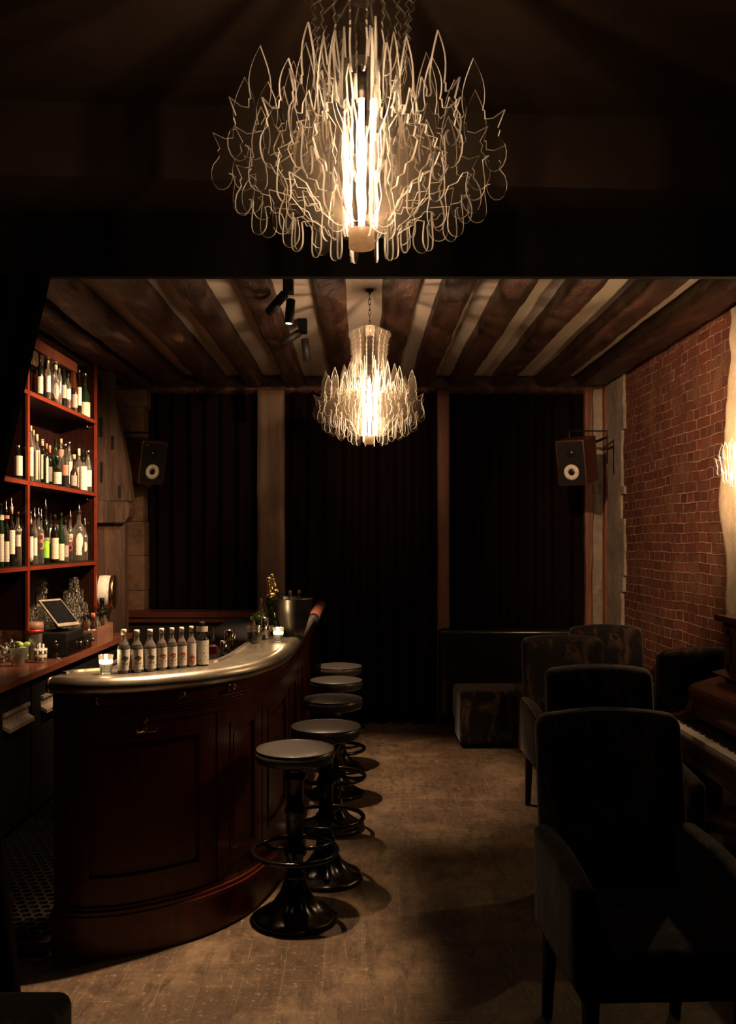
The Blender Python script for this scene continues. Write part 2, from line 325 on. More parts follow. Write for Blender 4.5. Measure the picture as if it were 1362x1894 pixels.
# ------------------------------------------------------------------ mesh helpers
class MB:
    def __init__(s): s.v = []; s.f = []; s.m = []; s.s = []
    def add(s, vs, fs, mat=0, smooth=False, xf=None):
        o = len(s.v)
        for p in vs:
            p = Vector(p)
            s.v.append(tuple(xf @ p) if xf is not None else tuple(p))
        for f in fs: s.f.append(tuple(i+o for i in f)); s.m.append(mat); s.s.append(smooth)
        return s
    def box(s, a, b, mat=0, xf=None):
        (x0, y0, z0), (x1, y1, z1) = a, b
        vs = [(x0, y0, z0), (x1, y0, z0), (x1, y1, z0), (x0, y1, z0), (x0, y0, z1), (x1, y0, z1), (x1, y1, z1), (x0, y1, z1)]
        return s.add(vs, [(0, 3, 2, 1), (4, 5, 6, 7), (0, 1, 5, 4), (1, 2, 6, 5), (2, 3, 7, 6), (3, 0, 4, 7)], mat, False, xf)
    def lathe(s, prof, n=20, mat=0, smooth=True, xf=None, mod=None, sq=None):
        vs = []; fs = []
        for (r, z) in prof:
            for k in range(n):
                a = 2*PI*k/n; rr = r*(mod(a, z) if mod else 1.0)
                c, q = math.cos(a), math.sin(a)
                if sq: # rounded square section
                    e = 1.0/((abs(c)**sq+abs(q)**sq)**(1.0/sq)); rr *= e
                vs.append((rr*c, rr*q, z))
        for i in range(len(prof)-1):
            for k in range(n):
                k2 = (k+1) % n
                fs.append((i*n+k, i*n+k2, (i+1)*n+k2, (i+1)*n+k))
        if prof[0][0] > 1e-5: fs.append(tuple(reversed(range(n))))
        if prof[-1][0] > 1e-5: fs.append(tuple((len(prof)-1)*n+k for k in range(n)))
        return s.add(vs, fs, mat, smooth, xf)
    def cyl(s, r, z0, z1, n=20, mat=0, xf=None, r2=None): 
        return s.lathe([(r, z0), (r if r2 is None else r2, z1)], n, mat, True, xf)
    def tube(s, pts, r, n=8, mat=0, closed=False, xf=None):
        pts = [Vector(p) for p in pts]; N = len(pts); vs = []; fs = []
        up = Vector((0, 0, 1)); prev = None
        for i, p in enumerate(pts):
            a = pts[(i-1) % N] if (closed or i > 0) else p; b = pts[(i+1) % N] if (closed or i < N-1) else p
            t = (b-a).normalized()
            if prev is None:
                u = t.cross(up)
                if u.length < 1e-3: u = t.cross(Vector((1, 0, 0)))
            else: u = prev-t*prev.dot(t)
            u.normalize(); prev = u.copy(); q = t.cross(u)
            rr = r[i] if isinstance(r, (list, tuple)) else r
            for k in range(n):
                an = 2*PI*k/n; vs.append(p+(u*math.cos(an)+q*math.sin(an))*rr)
        for i in range(N if closed else N-1):
            j = (i+1) % N
            for k in range(n):
                k2 = (k+1) % n; fs.append((i*n+k, i*n+k2, j*n+k2, j*n+k))
        if not closed:
            fs.append(tuple(reversed(range(n)))); fs.append(tuple((N-1)*n+k for k in range(n)))
        return s.add(vs, fs, mat, True, xf)
    def prism(s, poly, a, b, plane='xz', mat=0, side=None, xf=None, smooth_side=False):
        """extrude a 2-D outline between a and b along the third axis"""
        n = len(poly)
        def P3(u, v, t): return {'xz': (u, t, v), 'xy': (u, v, t), 'yz': (t, u, v)}[plane]
        vs = [P3(u, v, a) for u, v in poly]+[P3(u, v, b) for u, v in poly]
        s.add(vs, [tuple(range(n)), tuple(reversed(range(n, 2*n)))], mat, False, xf)
        o = len(s.v)-2*n
        for i in range(n):
            j = (i+1) % n; s.f.append((o+i, o+n+i, o+n+j, o+j)); s.m.append(mat if side is None else side); s.s.append(smooth_side)
        return s
    def rbox(s, size, r, n=6, mat=0, xf=None, fn=None):
        """soft-edged box centred on the origin, radius r"""
        hx, hy, hz = [q/2 for q in size]
        def grid(q): 
            out = []
            k = n
            for i in range(k+1): out.append(-1+.0+i/k*1.0)
            return out
        def line(h):
            a = [-h+r*(1-math.cos(PI/2*i/n)) for i in range(n)]
            m_ = max(2, int((h-r)*2/.05)); b = [-(h-r)+(2*(h-r))*i/m_ for i in range(m_+1)]
            return a+b+[-q for q in reversed(a)]
        L = [line(hx), line(hy), line(hz)]; H = (hx, hy, hz)
        for axis in range(3):
            i1, i2 = (axis+1) % 3, (axis+2) % 3
            for sg in (-1, 1):
                A, B = L[i1], L[i2]; vs = []; fs = []
                for a in A:
                    for b in B:
                        p = [0, 0, 0]; p[axis] = sg*H[axis]; p[i1] = a; p[i2] = b
                        c = Vector([max(-(H[k]-r), min(H[k]-r, p[k])) for k in range(3)])
                        d = Vector(p)-c
                        if d.length > 1e-9: d = d.normalized()*r
                        q = c+d
                        if fn: q = Vector(fn(q))
                        vs.append(q)
                nb = len(B)
                for i in range(len(A)-1):
                    for j in range(nb-1):
                        f = (i*nb+j, (i+1)*nb+j, (i+1)*nb+j+1, i*nb+j+1)
                        fs.append(f if sg > 0 else tuple(reversed(f)))
                s.add(vs, fs, mat, True, xf)
        return s
    def sphere(s, r, c=(0, 0, 0), n=12, mat=0, sc=(1, 1, 1), xf=None):
        prof = [(r*math.sin(PI*i/n), -r*math.cos(PI*i/n)) for i in range(n+1)]
        t = Matrix.Translation(c) @ Matrix.Diagonal((sc[0], sc[1], sc[2], 1))
        return s.lathe(prof, n*2, mat, True, (xf @ t) if xf is not None else t)
    def build(s, name, mats, parent=None, weld=False):
        me = bpy.data.meshes.new(name); me.from_pydata(s.v, [], s.f)
        if not isinstance(mats, (list, tuple)): mats = [mats]
        for q in mats: me.materials.append(q)
        me.polygons.foreach_set('material_index', s.m); me.polygons.foreach_set('use_smooth', s.s)
        if weld:
            bm = bmesh.new(); bm.from_mesh(me); bmesh.ops.remove_doubles(bm, verts=bm.verts, dist=1e-5); bmesh.ops.recalc_face_normals(bm, faces=bm.faces); bm.to_mesh(me); bm.free()
        me.update()
        o = bpy.data.objects.new(name, me); COL.objects.link(o)
        if parent: o.parent = parent
        return o
def T(x, y, z): return Matrix.Translation((x, y, z))
def RX(a): return Matrix.Rotation(a, 4, 'X')
def RY(a): return Matrix.Rotation(a, 4, 'Y')
def RZ(a): return Matrix.Rotation(a, 4, 'Z')
def along(a, b):
    """matrix that carries the z axis from a towards b"""
    a, b = Vector(a), Vector(b); q = (b-a).to_track_quat('Z', 'Y'); return Matrix.Translation(a) @ q.to_matrix().to_4x4()
def tag(o, label, cat, group=None):
    o['label'] = label; o['category'] = cat
    if group: o['group'] = group
    return o
def thing(name, label, cat, loc=(0, 0, 0), rz=0.0, group=None):
    o = bpy.data.objects.new(name, None); COL.objects.link(o); o.location = loc; o.rotation_euler = (0, 0, rz)
    o.empty_display_size = .05
    return tag(o, label, cat, group)
def struct(o): o['kind'] = 'structure'; return o
def kids(o): return [c for c in COL.objects if c.parent == o]
def dup(root, loc, rz, label, group=None):
    r = root.copy(); COL.objects.link(r); r.location = loc; r.rotation_euler = (0, 0, rz); r['label'] = label
    if group: r['group'] = group
    for ch in kids(root):
        c = ch.copy(); COL.objects.link(c); c.parent = r
        for g in kids(ch):
            d = g.copy(); COL.objects.link(d); d.parent = c
    return r
ORD = ['first', 'second', 'third', 'fourth', 'fifth', 'sixth', 'seventh', 'eighth', 'ninth', 'tenth', 'eleventh', 'twelfth', 'thirteenth', 'fourteenth', 'fifteenth', 'sixteenth', 'seventeenth', 'eighteenth']
def nz(x, y, z, s=1.0): return noise.noise(Vector((x*s, y*s, z*s)))
def light(name, kind, loc, power, color=WARM, parent=None, **kw):
    l = bpy.data.lights.new(name, kind); l.energy = power; l.color = color
    for k, v in kw.items(): setattr(l, k, v)
    o = bpy.data.objects.new(name, l); COL.objects.link(o); o.location = loc
    if parent: o.parent = parent
    return o

# ------------------------------------------------------------------ the room shell
WX0, WX1, WY1 = -2.38, 2.20, 8.30
Z_PL, Z_BM = 3.14, 3.03
OPEN_Y = 3.28
mb = MB(); mb.box((-3.6, -1.2, -.08), (3.6, WY1+.2, 0)); struct(mb.build('floor', M['floor']))
mb = MB(); mb.box((WX0-.1, OPEN_Y+.03, Z_PL), (WX1+.1, WY1+.2, Z_PL+.1)); struct(mb.build('ceiling', M['ceil_plaster']))
mb = MB(); mb.box((WX0-.12, OPEN_Y+.12, 0), (WX0, WY1, Z_PL)); struct(mb.build('wall_left', M['stone']))
# right wall: uneven brickwork, a grid pushed about by noise
mb = MB(); ny, nzv = 90, 60; vs = []; fs = []
for i in range(ny+1):
    for j in range(nzv+1):
        y = OPEN_Y+.12+(WY1-OPEN_Y-.12)*i/ny; z = Z_PL*j/nzv
        x = WX1+.014*nz(y, z, 3, 1.6)+.009*nz(y, z, 8, 6)
        vs.append((x, y, z))
for i in range(ny):
    for j in range(nzv):
        a = i*(nzv+1)+j; fs.append((a, a+1, a+nzv+2, a+nzv+1))
mb.add(vs, fs, 0, True); mb.box((WX1+.03, OPEN_Y+.12, 0), (WX1+.15, WY1, Z_PL)); struct(mb.build('wall_right', M['brick']))
mb = MB(); mb.box((WX0-.12, WY1, 0), (WX1+.15, WY1+.12, Z_PL)); struct(mb.build('wall_back', M['front_dark']))
# the front room: ceiling, a stepped beam and the header over the opening
FC = 3.10
mb = MB(); mb.box((-3.6, -1.2, FC), (3.6, OPEN_Y+.12, FC+.1)); struct(mb.build('ceiling_front', M['front_ceiling']))
mb = MB(); zb = 2.853
vs = [(-3.6, 2.80, zb), (3.6, 3.20, zb), (3.6, OPEN_Y, zb), (-3.6, OPEN_Y, zb)]
mb.add(vs+[(x, y, FC) for x, y, z in vs], [(3, 2, 1, 0), (4, 5, 6, 7), (0, 1, 5, 4), (1, 2, 6, 5), (2, 3, 7, 6), (3, 0, 4, 7)])
struct(mb.build('trim_1', M['front_ceiling']))
mb = MB(); mb.box((-3.6, OPEN_Y, 2.621), (3.6, OPEN_Y+.03, Z_PL+.1)); struct(mb.build('wall_header', M['front_dark']))
mb = MB(); mb.box((-3.6, OPEN_Y, 0), (-1.95, OPEN_Y+.14, 2.621)); struct(mb.build('wall_front_left', M['front_dark']))
mb = MB(); mb.box((1.95, OPEN_Y-.02, 0), (3.6, OPEN_Y+.12, 2.621)); struct(mb.build('wall_front_right', M['front_dark']))
mb = MB(); mb.box((-3.72, -1.2, 0), (-3.6, OPEN_Y+.14, FC)); struct(mb.build('wall_lounge_left', M['front_dark']))
mb = MB(); mb.box((3.6, -1.2, 0), (3.72, OPEN_Y+.14, FC)); struct(mb.build('wall_lounge_right', M['front_dark']))
mb = MB(); mb.box((-3.72, -1.32, 0), (3.72, -1.2, FC)); struct(mb.build('wall_lounge_back', M['front_dark']))

# rough oak beams running from the header to the lintel
def beam(x0, x1, seed, y0=OPEN_Y+.03, y1=8.10, zb=Z_BM):
    mb = MB(); n = 70; sec = []
    k = 5
    prof = [(0, 1)]+[(0, 1-j/k) for j in range(1, k)]+[(j/k, 0) for j in range(k+1)]+[(1, j/k) for j in range(1, k)]+[(1, 1)]
    vs = []; fs = []; c = len(prof)
    for i in range(n+1):
        y = y0+(y1-y0)*i/n
        for (u, v) in prof:
            x = x0+(x1-x0)*u; z = zb+(Z_PL+.02-zb)*v
            e = (1 if u in (0, 1) else .4)
            rnd = .012 if (u in (0, 1) and v == 0) else 0
            x += e*.013*nz(seed, y, u*2, 1.1)+.007*nz(seed+x*4, y*1.0, z*9, 5)+(rnd if u == 0 else -rnd)
            z += .014*nz(seed+5, y, u*3, 2.2)*(1-v)+.009*nz(seed+9+u*4, y, v, 7)*(1-v)+rnd
            vs.append((x, y, z))
    for i in range(n):
        for j in range(c-1): fs.append((i*c+j, i*c+j+1, (i+1)*c+j+1, (i+1)*c+j))
    mb.add(vs, fs, 0, True); return struct(mb.build('ceiling_beam', M['beam']))
BE = [(-2.37, -2.19), (-2.13, -1.90), (-1.83, -1.60), (-1.42, -1.225), (-1.045, -.890), (-.685, -.520), (-.270, -.095),
      (.125, .312), (.447, .620), (.787, .957), (1.165, 1.325), (1.57, 1.76), (1.93, 2.19)]
for i, (a, b) in enumerate(BE): beam(a, b, 3.7*i+1.3)
# lintel across the back, over the curtains
mb = MB(); vs = []; fs = []; n = 60
for i in range(n+1):
    x = WX0+(WX1-WX0)*i/n
    for (y, z) in ((8.02, 3.12), (8.02, 3.02), (8.06, 2.99), (8.30, 2.99)):
        vs.append((x, y+.02*nz(x, y, z, 2.5), z+.014*nz(x, 7, z, 2)))
for i in range(n):
    for j in range(3): fs.append((i*4+j, (i+1)*4+j, (i+1)*4+j+1, i*4+j+1))
mb.add(vs, fs, 0, True); struct(mb.build('trim_2', M['beam']))

# back-wall posts and piers
def rough_post(name, x0, x1, y0, y1, z0, z1, m, amp=.012, seed=0.0, sub=None):
    mb = MB(); n = 40; vs = []; fs = []; k = 6
    prof = [(0, 1), (0, .5)]+[(j/k, 0) for j in range(k+1)]+[(1, .5), (1, 1)]
    c = len(prof)
    for i in range(n+1):
        z = z0+(z1-z0)*i/n
        for u, v in prof:
            x = x0+(x1-x0)*u; y = y0+(y1-y0)*v
            vs.append((x+amp*(.9*nz(seed, z, u, 1.4)+.5*nz(seed+3, z, u*4, 6)), y+amp*.8*nz(seed+6, z, u*5, 5), z))
    for i in range(n):
        for j in range(c-1): fs.append((i*c+j, i*c+j+1, (i+1)*c+j+1, (i+1)*c+j))
    fs.append(tuple(n*c+j for j in range(c))); mb.add(vs, fs, 0, True)
    return struct(mb.build(name, m))
D = 8.02
rough_post('back_post', ax(477, D), ax(526, D), 7.98, 8.29, 0, 3.0, M['wood_grey'], .010, 2)
rough_post('back_post', ax(809, D), ax(831, D), 8.00, 8.29, 0, 3.0, M['wood_red'], .006, 9)
# left pier: stacked stones
mb = MB(); zc = 0.0; i = 0
while zc < 3.0:
    h = .30+.2*R.random(); h = min(h, 3.0-zc)
    xr = ax(270, D)+.012*R.uniform(-1, 1)
    mb.rbox((xr-(-2.38)+.0, .34, h-.001), .008, 3, 0, T((xr-2.38)/2, 8.13, zc+h/2)); zc += h; i += 1
struct(mb.build('pillar_left', M['stone']))
# right pier: brick-red edge, a batten and grey plaster with a toothed margin against the bricks
rough_post('pillar_right', ax(1085, 8.05), WX1+.02, 8.02, 8.29, 0, 3.02, M['grey_plaster'], .012, 21)
rough_post('trim_3', ax(1083, 8.0), ax(1096, 8.0), 7.99, 8.06, 0, 3.02, M['wood_red'], .014, 31)
rough_post('trim_4', ax(1119, 7.95), ax(1126, 7.95), 7.93, 8.03, 0, 3.02, M['wood_red'], .010, 41)
mb = MB(); poly = []
z = 0.0; step = .068*2; k = 0
runs = []
while len(runs) < 46: runs += [7.40+.17*R.random()]*R.choice((1, 2, 3, 5, 7))
edge = [q+.02*nz(j, 2, 5, 1.7) for j, q in enumerate(runs[:46])]
poly = [(8.05, 0.0)]
for j in range(46):
    zz = j*.068
    poly.append((edge[j], zz)); poly.append((edge[j]+.015*nz(j, 9, 1, 3), zz+.064))
poly.append((8.05, 46*.068-.07))
poly = [(a, min(b, 3.05)) for a, b in poly]
mb.prism(poly, WX1-.022, WX1+.02, 'yz'); struct(mb.build('trim_5', M['grey_plaster']))
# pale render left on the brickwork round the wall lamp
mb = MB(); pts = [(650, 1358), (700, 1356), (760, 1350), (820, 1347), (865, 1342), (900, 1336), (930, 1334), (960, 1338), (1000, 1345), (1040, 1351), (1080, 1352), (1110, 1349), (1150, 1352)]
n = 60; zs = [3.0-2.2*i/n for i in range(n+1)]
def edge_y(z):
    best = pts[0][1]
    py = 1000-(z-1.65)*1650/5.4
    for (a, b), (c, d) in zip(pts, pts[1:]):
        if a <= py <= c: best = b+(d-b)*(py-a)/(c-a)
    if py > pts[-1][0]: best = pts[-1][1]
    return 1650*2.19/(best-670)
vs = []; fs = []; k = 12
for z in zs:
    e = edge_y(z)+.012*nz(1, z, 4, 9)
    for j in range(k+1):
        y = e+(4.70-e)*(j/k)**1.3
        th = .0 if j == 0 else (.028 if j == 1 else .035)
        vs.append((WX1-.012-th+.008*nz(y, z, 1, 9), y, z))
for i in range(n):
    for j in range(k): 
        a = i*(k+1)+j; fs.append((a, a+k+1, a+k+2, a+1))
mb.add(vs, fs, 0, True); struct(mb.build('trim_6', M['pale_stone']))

# old bracketed timber post standing by the left wall
pd = 7.30
def pz(pts, d=pd): return [(ax(a, d), az(b, d)) for a, b in pts]
mb = MB()
mb.prism(pz([(150, 672), (206, 684), (214, 760), (226, 815), (236, 868), (243, 926), (150, 926)]), pd, pd+.12, 'xz')
mb.prism(pz([(150, 926), (238, 928), (243, 940), (241, 955), (233, 966), (150, 968)]), pd-.05, pd+.12, 'xz')
mb.prism([(ax(150, pd), 0), (ax(231, pd), 0), (ax(231, pd), az(972, pd)), (ax(228, pd), az(968, pd)), (ax(150, pd), az(968, pd))], pd+.01, pd+.12, 'xz')
for (a, b, c, d_) in ((183, 698, 188, 724), (184, 772, 190, 808), (186, 855, 190, 892), (206, 806, 211, 832), (219, 898, 224, 922)):
    mb.box((ax(a, pd), pd-.004, az(d_, pd)), (ax(c, pd), pd+.03, az(b, pd)), 1)  # black boxes paint the darkness of the mortise holes
struct(mb.build('timber_pillar', [M['wood_post'], M['black']]))
# window ledges
mb = MB(); mb.box((ax(196, 7.75), 7.72, .985), (-.60, 8.0, 1.035)); mb.box((ax(200, 7.75), 7.74, .94), (-.60, 8.0, .985)); struct(mb.build('trim_7', M['wood_dark']))
mb = MB(); mb.box((ax(196, 7.75), 7.78, 0), (-.60, 8.28, .94)); struct(mb.build('wall_dado', M['front_dark']))
mb = MB(); mb.box((ax(831, 7.98), 7.98, .835), (ax(1094, 7.98), 8.06, .862)); struct(mb.build('trim_8', M['wood_dark']))

# ------------------------------------------------------------------ curtains
def curtain(label, x0, x1, z0, z1, y, folds, seed, amp=.045, lean=0.0, spread=0.0):
    mb = MB(); n = folds*10; k = 24; vs = []; fs = []
    for j in range(k+1):
        z = z0+(z1-z0)*j/k
        for i in range(n+1):
            u = i/n; x = x0+(x1-x0)*u+lean*(1-j/k)*(1 if u > .5 else -1)*abs(u-.5)*2
            ph = u*folds*2*PI+.8*nz(seed, u*6, z*.4)
            yy = y+amp*math.sin(ph)+amp*.6*nz(seed+4, u*folds*.7, z*.5)-spread*(1-j/k)**3
            vs.append((x, yy, z))
    for j in range(k):
        for i in range(n): a = j*(n+1)+i; fs.append((a, a+1, a+n+2, a+n+1))
    mb.add(vs, fs, 0, True); o = mb.build('curtain', M['curtain'])
    tag(o, label, 'curtain', 'black curtains across the back wall'); return o
curtain('black curtain in the window bay between left stone pier and thick timber post', ax(272, 8.1), ax(482, 8.1), 1.04, 3.02, 8.14, 7, 1)
curtain('long black curtain falling to the floor behind the farther chandelier', ax(520, 7.95), ax(815, 7.95), .01, 3.02, 8.10, 9, 2, .05, 0, .05)
curtain('black curtain in the window bay above the dark bench at right', ax(826, 8.1), ax(1092, 8.1), .86, 3.02, 8.14, 8, 3)
# drape drawn aside at the opening
mb = MB(); n = 50; k = 30; vs = []; fs = []
for j in range(k+1):
    z = 2.62*(j/k)
    xe = ax(103, OPEN_Y)-(2.62-z)*.225 if z > 1.4 else ax(103, OPEN_Y)-1.22*.225+(1.4-z)*.12
    for i in range(n+1):
        u = i/n; x = -2.05+(xe+2.05)*u
        yy = OPEN_Y-.05+.03*math.sin(u*9*2*PI+nz(3, z, u*4))
        vs.append((x, yy, z))
for j in range(k):
    for i in range(n): a = j*(n+1)+i; fs.append((a, a+1, a+n+2, a+n+1))
mb.add(vs, fs, 0, True); tag(mb.build('drape', M['curtain']), 'black drape drawn aside at the left of the wide opening, before the bottle shelves', 'curtain')

# ------------------------------------------------------------------ chandeliers
def arc(cx, cz, rx, rz, a0, a1, n=7):
    return [(cx+rx*math.cos(a0+(a1-a0)*i/n), cz+rz*math.sin(a0+(a1-a0)*i/n)) for i in range(n+1)]
def drop(x0, x1, ztop, zbot, skew=0.0):
    """a hanging tear-drop lobe from its inner to its outer shoulder"""
    c = (x0+x1)/2+skew; w = (x1-x0)/2; rz = min(w*1.3, (ztop-zbot)*.6)
    return [(x0+w*.25, ztop), (x0, zbot+rz*1.6)]+arc(c, zbot+rz, w, rz, PI, 2*PI, 8)+[(x1, zbot+rz*1.6), (x1-w*.15, ztop)]
def leaf(x0, x1, zb_, zt, tip):
    """a pointed flame from its outer to its inner foot"""
    o = []
    for i in range(7):
        t = i/6; wv = math.sin(PI*min(1, .30+t*.70))
        o.append((tip+(x1-tip)*wv*1.0 if t < 1 else tip, zb_+(zt-zb_)*t))
    for i in range(5, -1, -1):
        t = i/6; wv = math.sin(PI*min(1, .30+t*.70))
        o.append((tip+(x0-tip)*wv, zb_+(zt-zb_)*t))
    return o
def zig(p, q, n, amp):
    o = []; px, pz_ = p; qx, qz = q; L = math.hypot(qx-px, qz-pz_); nx, nzz = -(qz-pz_)/L, (qx-px)/L
    for i in range(n+1):
        t = i/n; s_ = amp*(1 if i % 2 else -1)*(0 if i in (0, n) else 1)
        o.append((px+(qx-px)*t+nx*s_, pz_+(qz-pz_)*t+nzz*s_))
    return o
FIN_A = ([(.030, .050), (.085, .047), (.120, .070), (.145, .105)]+drop(.155, .200, .105, .028)+[(.205, .125), (.225, .130), (.238, .150)]
  +drop(.245, .288, .150, .078)+[(.283, .172), (.297, .180)]+arc(.312, .178, .024, .040, PI*1.0, PI*2.35, 9)
  +[(.318, .222), (.322, .236), (.317, .243), (.333, .282), (.306, .268), (.288, .270), (.288, .292)]
  +leaf(.236, .288, .292, .425, .262)+[(.236, .286), (.224, .290), (.226, .306), (.207, .345), (.196, .305), (.186, .296), (.180, .31)]
  +leaf(.128, .178, .310, .470, .153)+[(.126, .300), (.112, .302), (.104, .325), (.098, .300), (.090, .27), (.094, .235), (.082, .205), (.086, .17), (.070, .140), (.068, .115), (.050, .095), (.034, .08)])
FIN_B = ([(.030, .050), (.060, .043)]+drop(.078, .112, .060, -.004)+[(.120, .085), (.140, .095), (.160, .120), (.182, .125)]
  +drop(.205, .245, .130, .052)+[(.238, .150), (.252, .160)]+arc(.265, .165, .026, .046, PI*1.0, PI*2.3, 9)
  +[(.270, .215), (.274, .230), (.268, .240), (.286, .276), (.258, .262), (.240, .268), (.238, .290)]
  +leaf(.190, .238, .290, .400, .212)+[(.188, .280), (.172, .284), (.170, .310), (.152, .350), (.142, .310), (.132, .30)]
  +leaf(.088, .126, .300, .505, .108)+[(.086, .285), (.074, .25), (.078, .22), (.064, .18), (.066, .15), (.050, .11), (.036, .08)])
FIN_C = ([(.046, .085)]+zig((.060, .085), (.185, .175), 9, .006)+[(.196, .20), (.182, .215), (.190, .235)]+zig((.172, .245), (.128, .330), 6, .007)
  +[(.120, .38), (.108, .33), (.098, .32)]+zig((.094, .30), (.082, .17), 8, .005)+[(.070, .14)])
FIN_D = ([(.046, .455)]+arc(.078, .462, .028, .050, PI*1.1, PI*1.95, 8)+[(.108, .470), (.100, .505)]+zig((.104, .51), (.112, .625), 9, .005)+[(.128, .640), (.126, .658), (.060, .690), (.036, .690), (.040, .63), (.052, .60), (.044, .56), (.056, .52)])
FIN_E = ([(.022, .052)]+arc(.036, .085, .018, .035, PI*1.2, PI*1.9, 6)+[(.048, .13), (.040, .17), (.046, .20), (.040, .235), (.046, .26), (.042, .30), (.058, .335), (.062, .39), (.054, .43)]
  +[(.046, .39), (.040, .345), (.028, .30), (.030, .24), (.026, .18), (.030, .13), (.024, .09)])
FIN_E = [(r*1.5, z) for r, z in FIN_E]
def fin_mesh(name, outline, th=.0045, clear_r=0.0):
    mb = MB(); mb.prism(outline, -th/2, th/2, 'xz', 0, 1)
    n = len(outline)
    for i in range(n):                    # polished where it faces the tube, sawn and milky elsewhere
        a, b = outline[i], outline[(i+1) % n]
        if max(a[0], b[0]) < clear_r: mb.m[2+i] = 0
    o = mb.build(name, [M['acrylic'], M['acrylic_edge']]); return o
def chandelier(name, label, loc, tube_strength, rot, chain_top):
    t = thing(name, label, 'chandelier', loc, 0, 'matching clear acrylic chandeliers')
    te = m_emit(name+'_tube_light', (1, .67, .42), tube_strength)
    for part, outline, n, a0, off in (('acrylic_blade', FIN_A, 12, 0, .015), ('acrylic_petal', FIN_B, 12, PI/12, -.015), ('zigzag_plate', FIN_C, 16, PI/24, .013), ('crown_plate', FIN_D, 18, 0, -.012), ('inner_petal', FIN_E, 8, PI/12, .011)):
        first = None
        for k in range(n):
            if first is None: o = first = fin_mesh(part, outline, clear_r={'inner_petal': 0, 'crown_plate': .075}.get(part, .10))
            else: o = first.copy(); COL.objects.link(o)
            an = rot+a0+2*PI*k/n; o.parent = t; o.rotation_euler = (0, 0, an); o.location = (-off*math.sin(an), off*math.cos(an), 0)
    mb = MB(); mb.lathe([(0, .014), (.016, .014), (.016, .004), (.024, 0), (.029, .002), (.029, .048), (.0265, .048), (.0265, .022), (0, .020)], 28, 0); mb.build('bottom_hub', M['frost'], t)
    mb = MB(); mb.cyl(.030, .64, .70, 24); mb.build('top_hub', M['frost'], t)
    mb = MB(); mb.cyl(.0065, .028, .385, 14); mb.build('light_tube', te, t)
    mb = MB(); mb.cyl(.019, .05, .64, 20); mb.build('clear_sleeve', M['sleeve'], t)
    for z, r in ((.215, .052), (.455, .064), (.60, .058)):
        mb = MB(); mb.cyl(r, z, z+.005, 28); mb.build('spacer_disc', [M['acrylic']], t)
    mb = MB(); mb.cyl(.009, .385, .47, 12); mb.build('socket', M['steel'], t)
    # chain
    mb = MB(); z = .70; k = 0; L = .032
    while z < chain_top:
        ring = [(.0075*math.cos(a)*(1), 0, z+L/2+ (L*.62)*math.sin(a)) for a in [2*PI*i/14 for i in range(14)]]
        mb.tube(ring, .0022, 6, 0, True, RZ((k % 2)*PI/2)); z += L; k += 1
    if chain_top > .72:
        mb.build('hanging_chain', M['iron'], t)
        mb = MB(); mb.cyl(.022, chain_top-.012, chain_top, 20); mb.build('ceiling_rose', M['black'], t)
    return t
chandelier('chandelier', 'large clear acrylic chandelier hanging in the near room before the opening', (ax(669, 2.02), 2.02, 2.311), TUBE_FRONT, .05, .896).scale.z = .88
chandelier('chandelier', 'clear acrylic chandelier on a chain under the oak beams, the farther one', (ax(684, 5.29), 5.29, 2.222), TUBE_BACK, .12, Z_PL-2.222)

# ------------------------------------------------------------------ wall lamp on the brick wall
t = thing('wall_sconce', 'glowing scalloped acrylic wall lamp on the brick wall above the piano', 'wall lamp', (2.165, 4.83, 2.06))
mb = MB(); mb.box((-.012, -.05, -.12), (0, .05, .12)); mb.build('back_plate', M['black'], t)
mb = MB(); mb.cyl(.008, -.07, .07, 14, 0, T(-.105, 0, 0)); mb.build('light_tube', m_emit('sconce_tube', (1, .68, .36), SCONCE_L), t)
out = [(0, -.12)]+drop(.02, .06, -.09, -.16)+drop(.07, .115, -.06, -.13)+drop(.12, .16, -.01, -.07)+[(.165, .02), (.175, .06), (.15, .045)]+leaf(.10, .145, .05, .17, .122)+leaf(.03, .08, .06, .20, .06)+[(0, .08)]
first = None
for k, a in enumerate((-80, -50, -20, 20, 50, 80)):
    if first is None: o = first = fin_mesh('acrylic_blade', [(u*.72+.022, v*.72) for u, v in out], clear_r=.03)
    else: o = first.copy(); COL.objects.link(o)
    o.parent = t; o.location = (-.105, .011 if k % 2 else -.011, 0); o.rotation_euler = (0, 0, PI+math.radians(a))


# ------------------------------------------------------------------ ceiling spotlights
def spot_unit(label, x, y, aims):
    t = thing('twin_spotlight', label, 'spotlight', (x, y, Z_PL), 0, 'black twin ceiling spotlights')
    mb = MB(); mb.box((-.028, -.045, -.088), (.028, .045, 0)); mb.build('ceiling_box', M['black'], t)
    for (off, dirv, power, size, lit) in aims:
        p = Vector(off); d = Vector(dirv).normalized()
        xf = along(p, p+d)
        mb = MB(); mb.lathe([(0, 0), (.026, 0), (.026, .15), (.022, .15), (.021, .135), (0, .135)], 20, 0, True, xf)
        h = mb.build('lamp_head', M['black'], t)
        mb = MB(); mb.cyl(.0205, .136, .139, 20, 0, xf); mb.build('lens', M['lens'], h)
        l = light('spot_beam', 'SPOT', p+d*.152, power, WARM, t, spot_size=math.radians(size), spot_blend=.7, shadow_soft_size=.02)
        l.rotation_euler = d.to_track_quat('-Z', 'Y').to_euler()
    return t
spot_unit('black twin ceiling spotlight nearest the header, lit lens showing', -.417, 5.05,
    [((-.02, -.02, -.10), (-.75, .55, -.66), SPOT_W*1.5, 75, 1), ((.012, .02, -.125), (-.06, -.25, -1), SPOT_W*.85, 38, 1)])
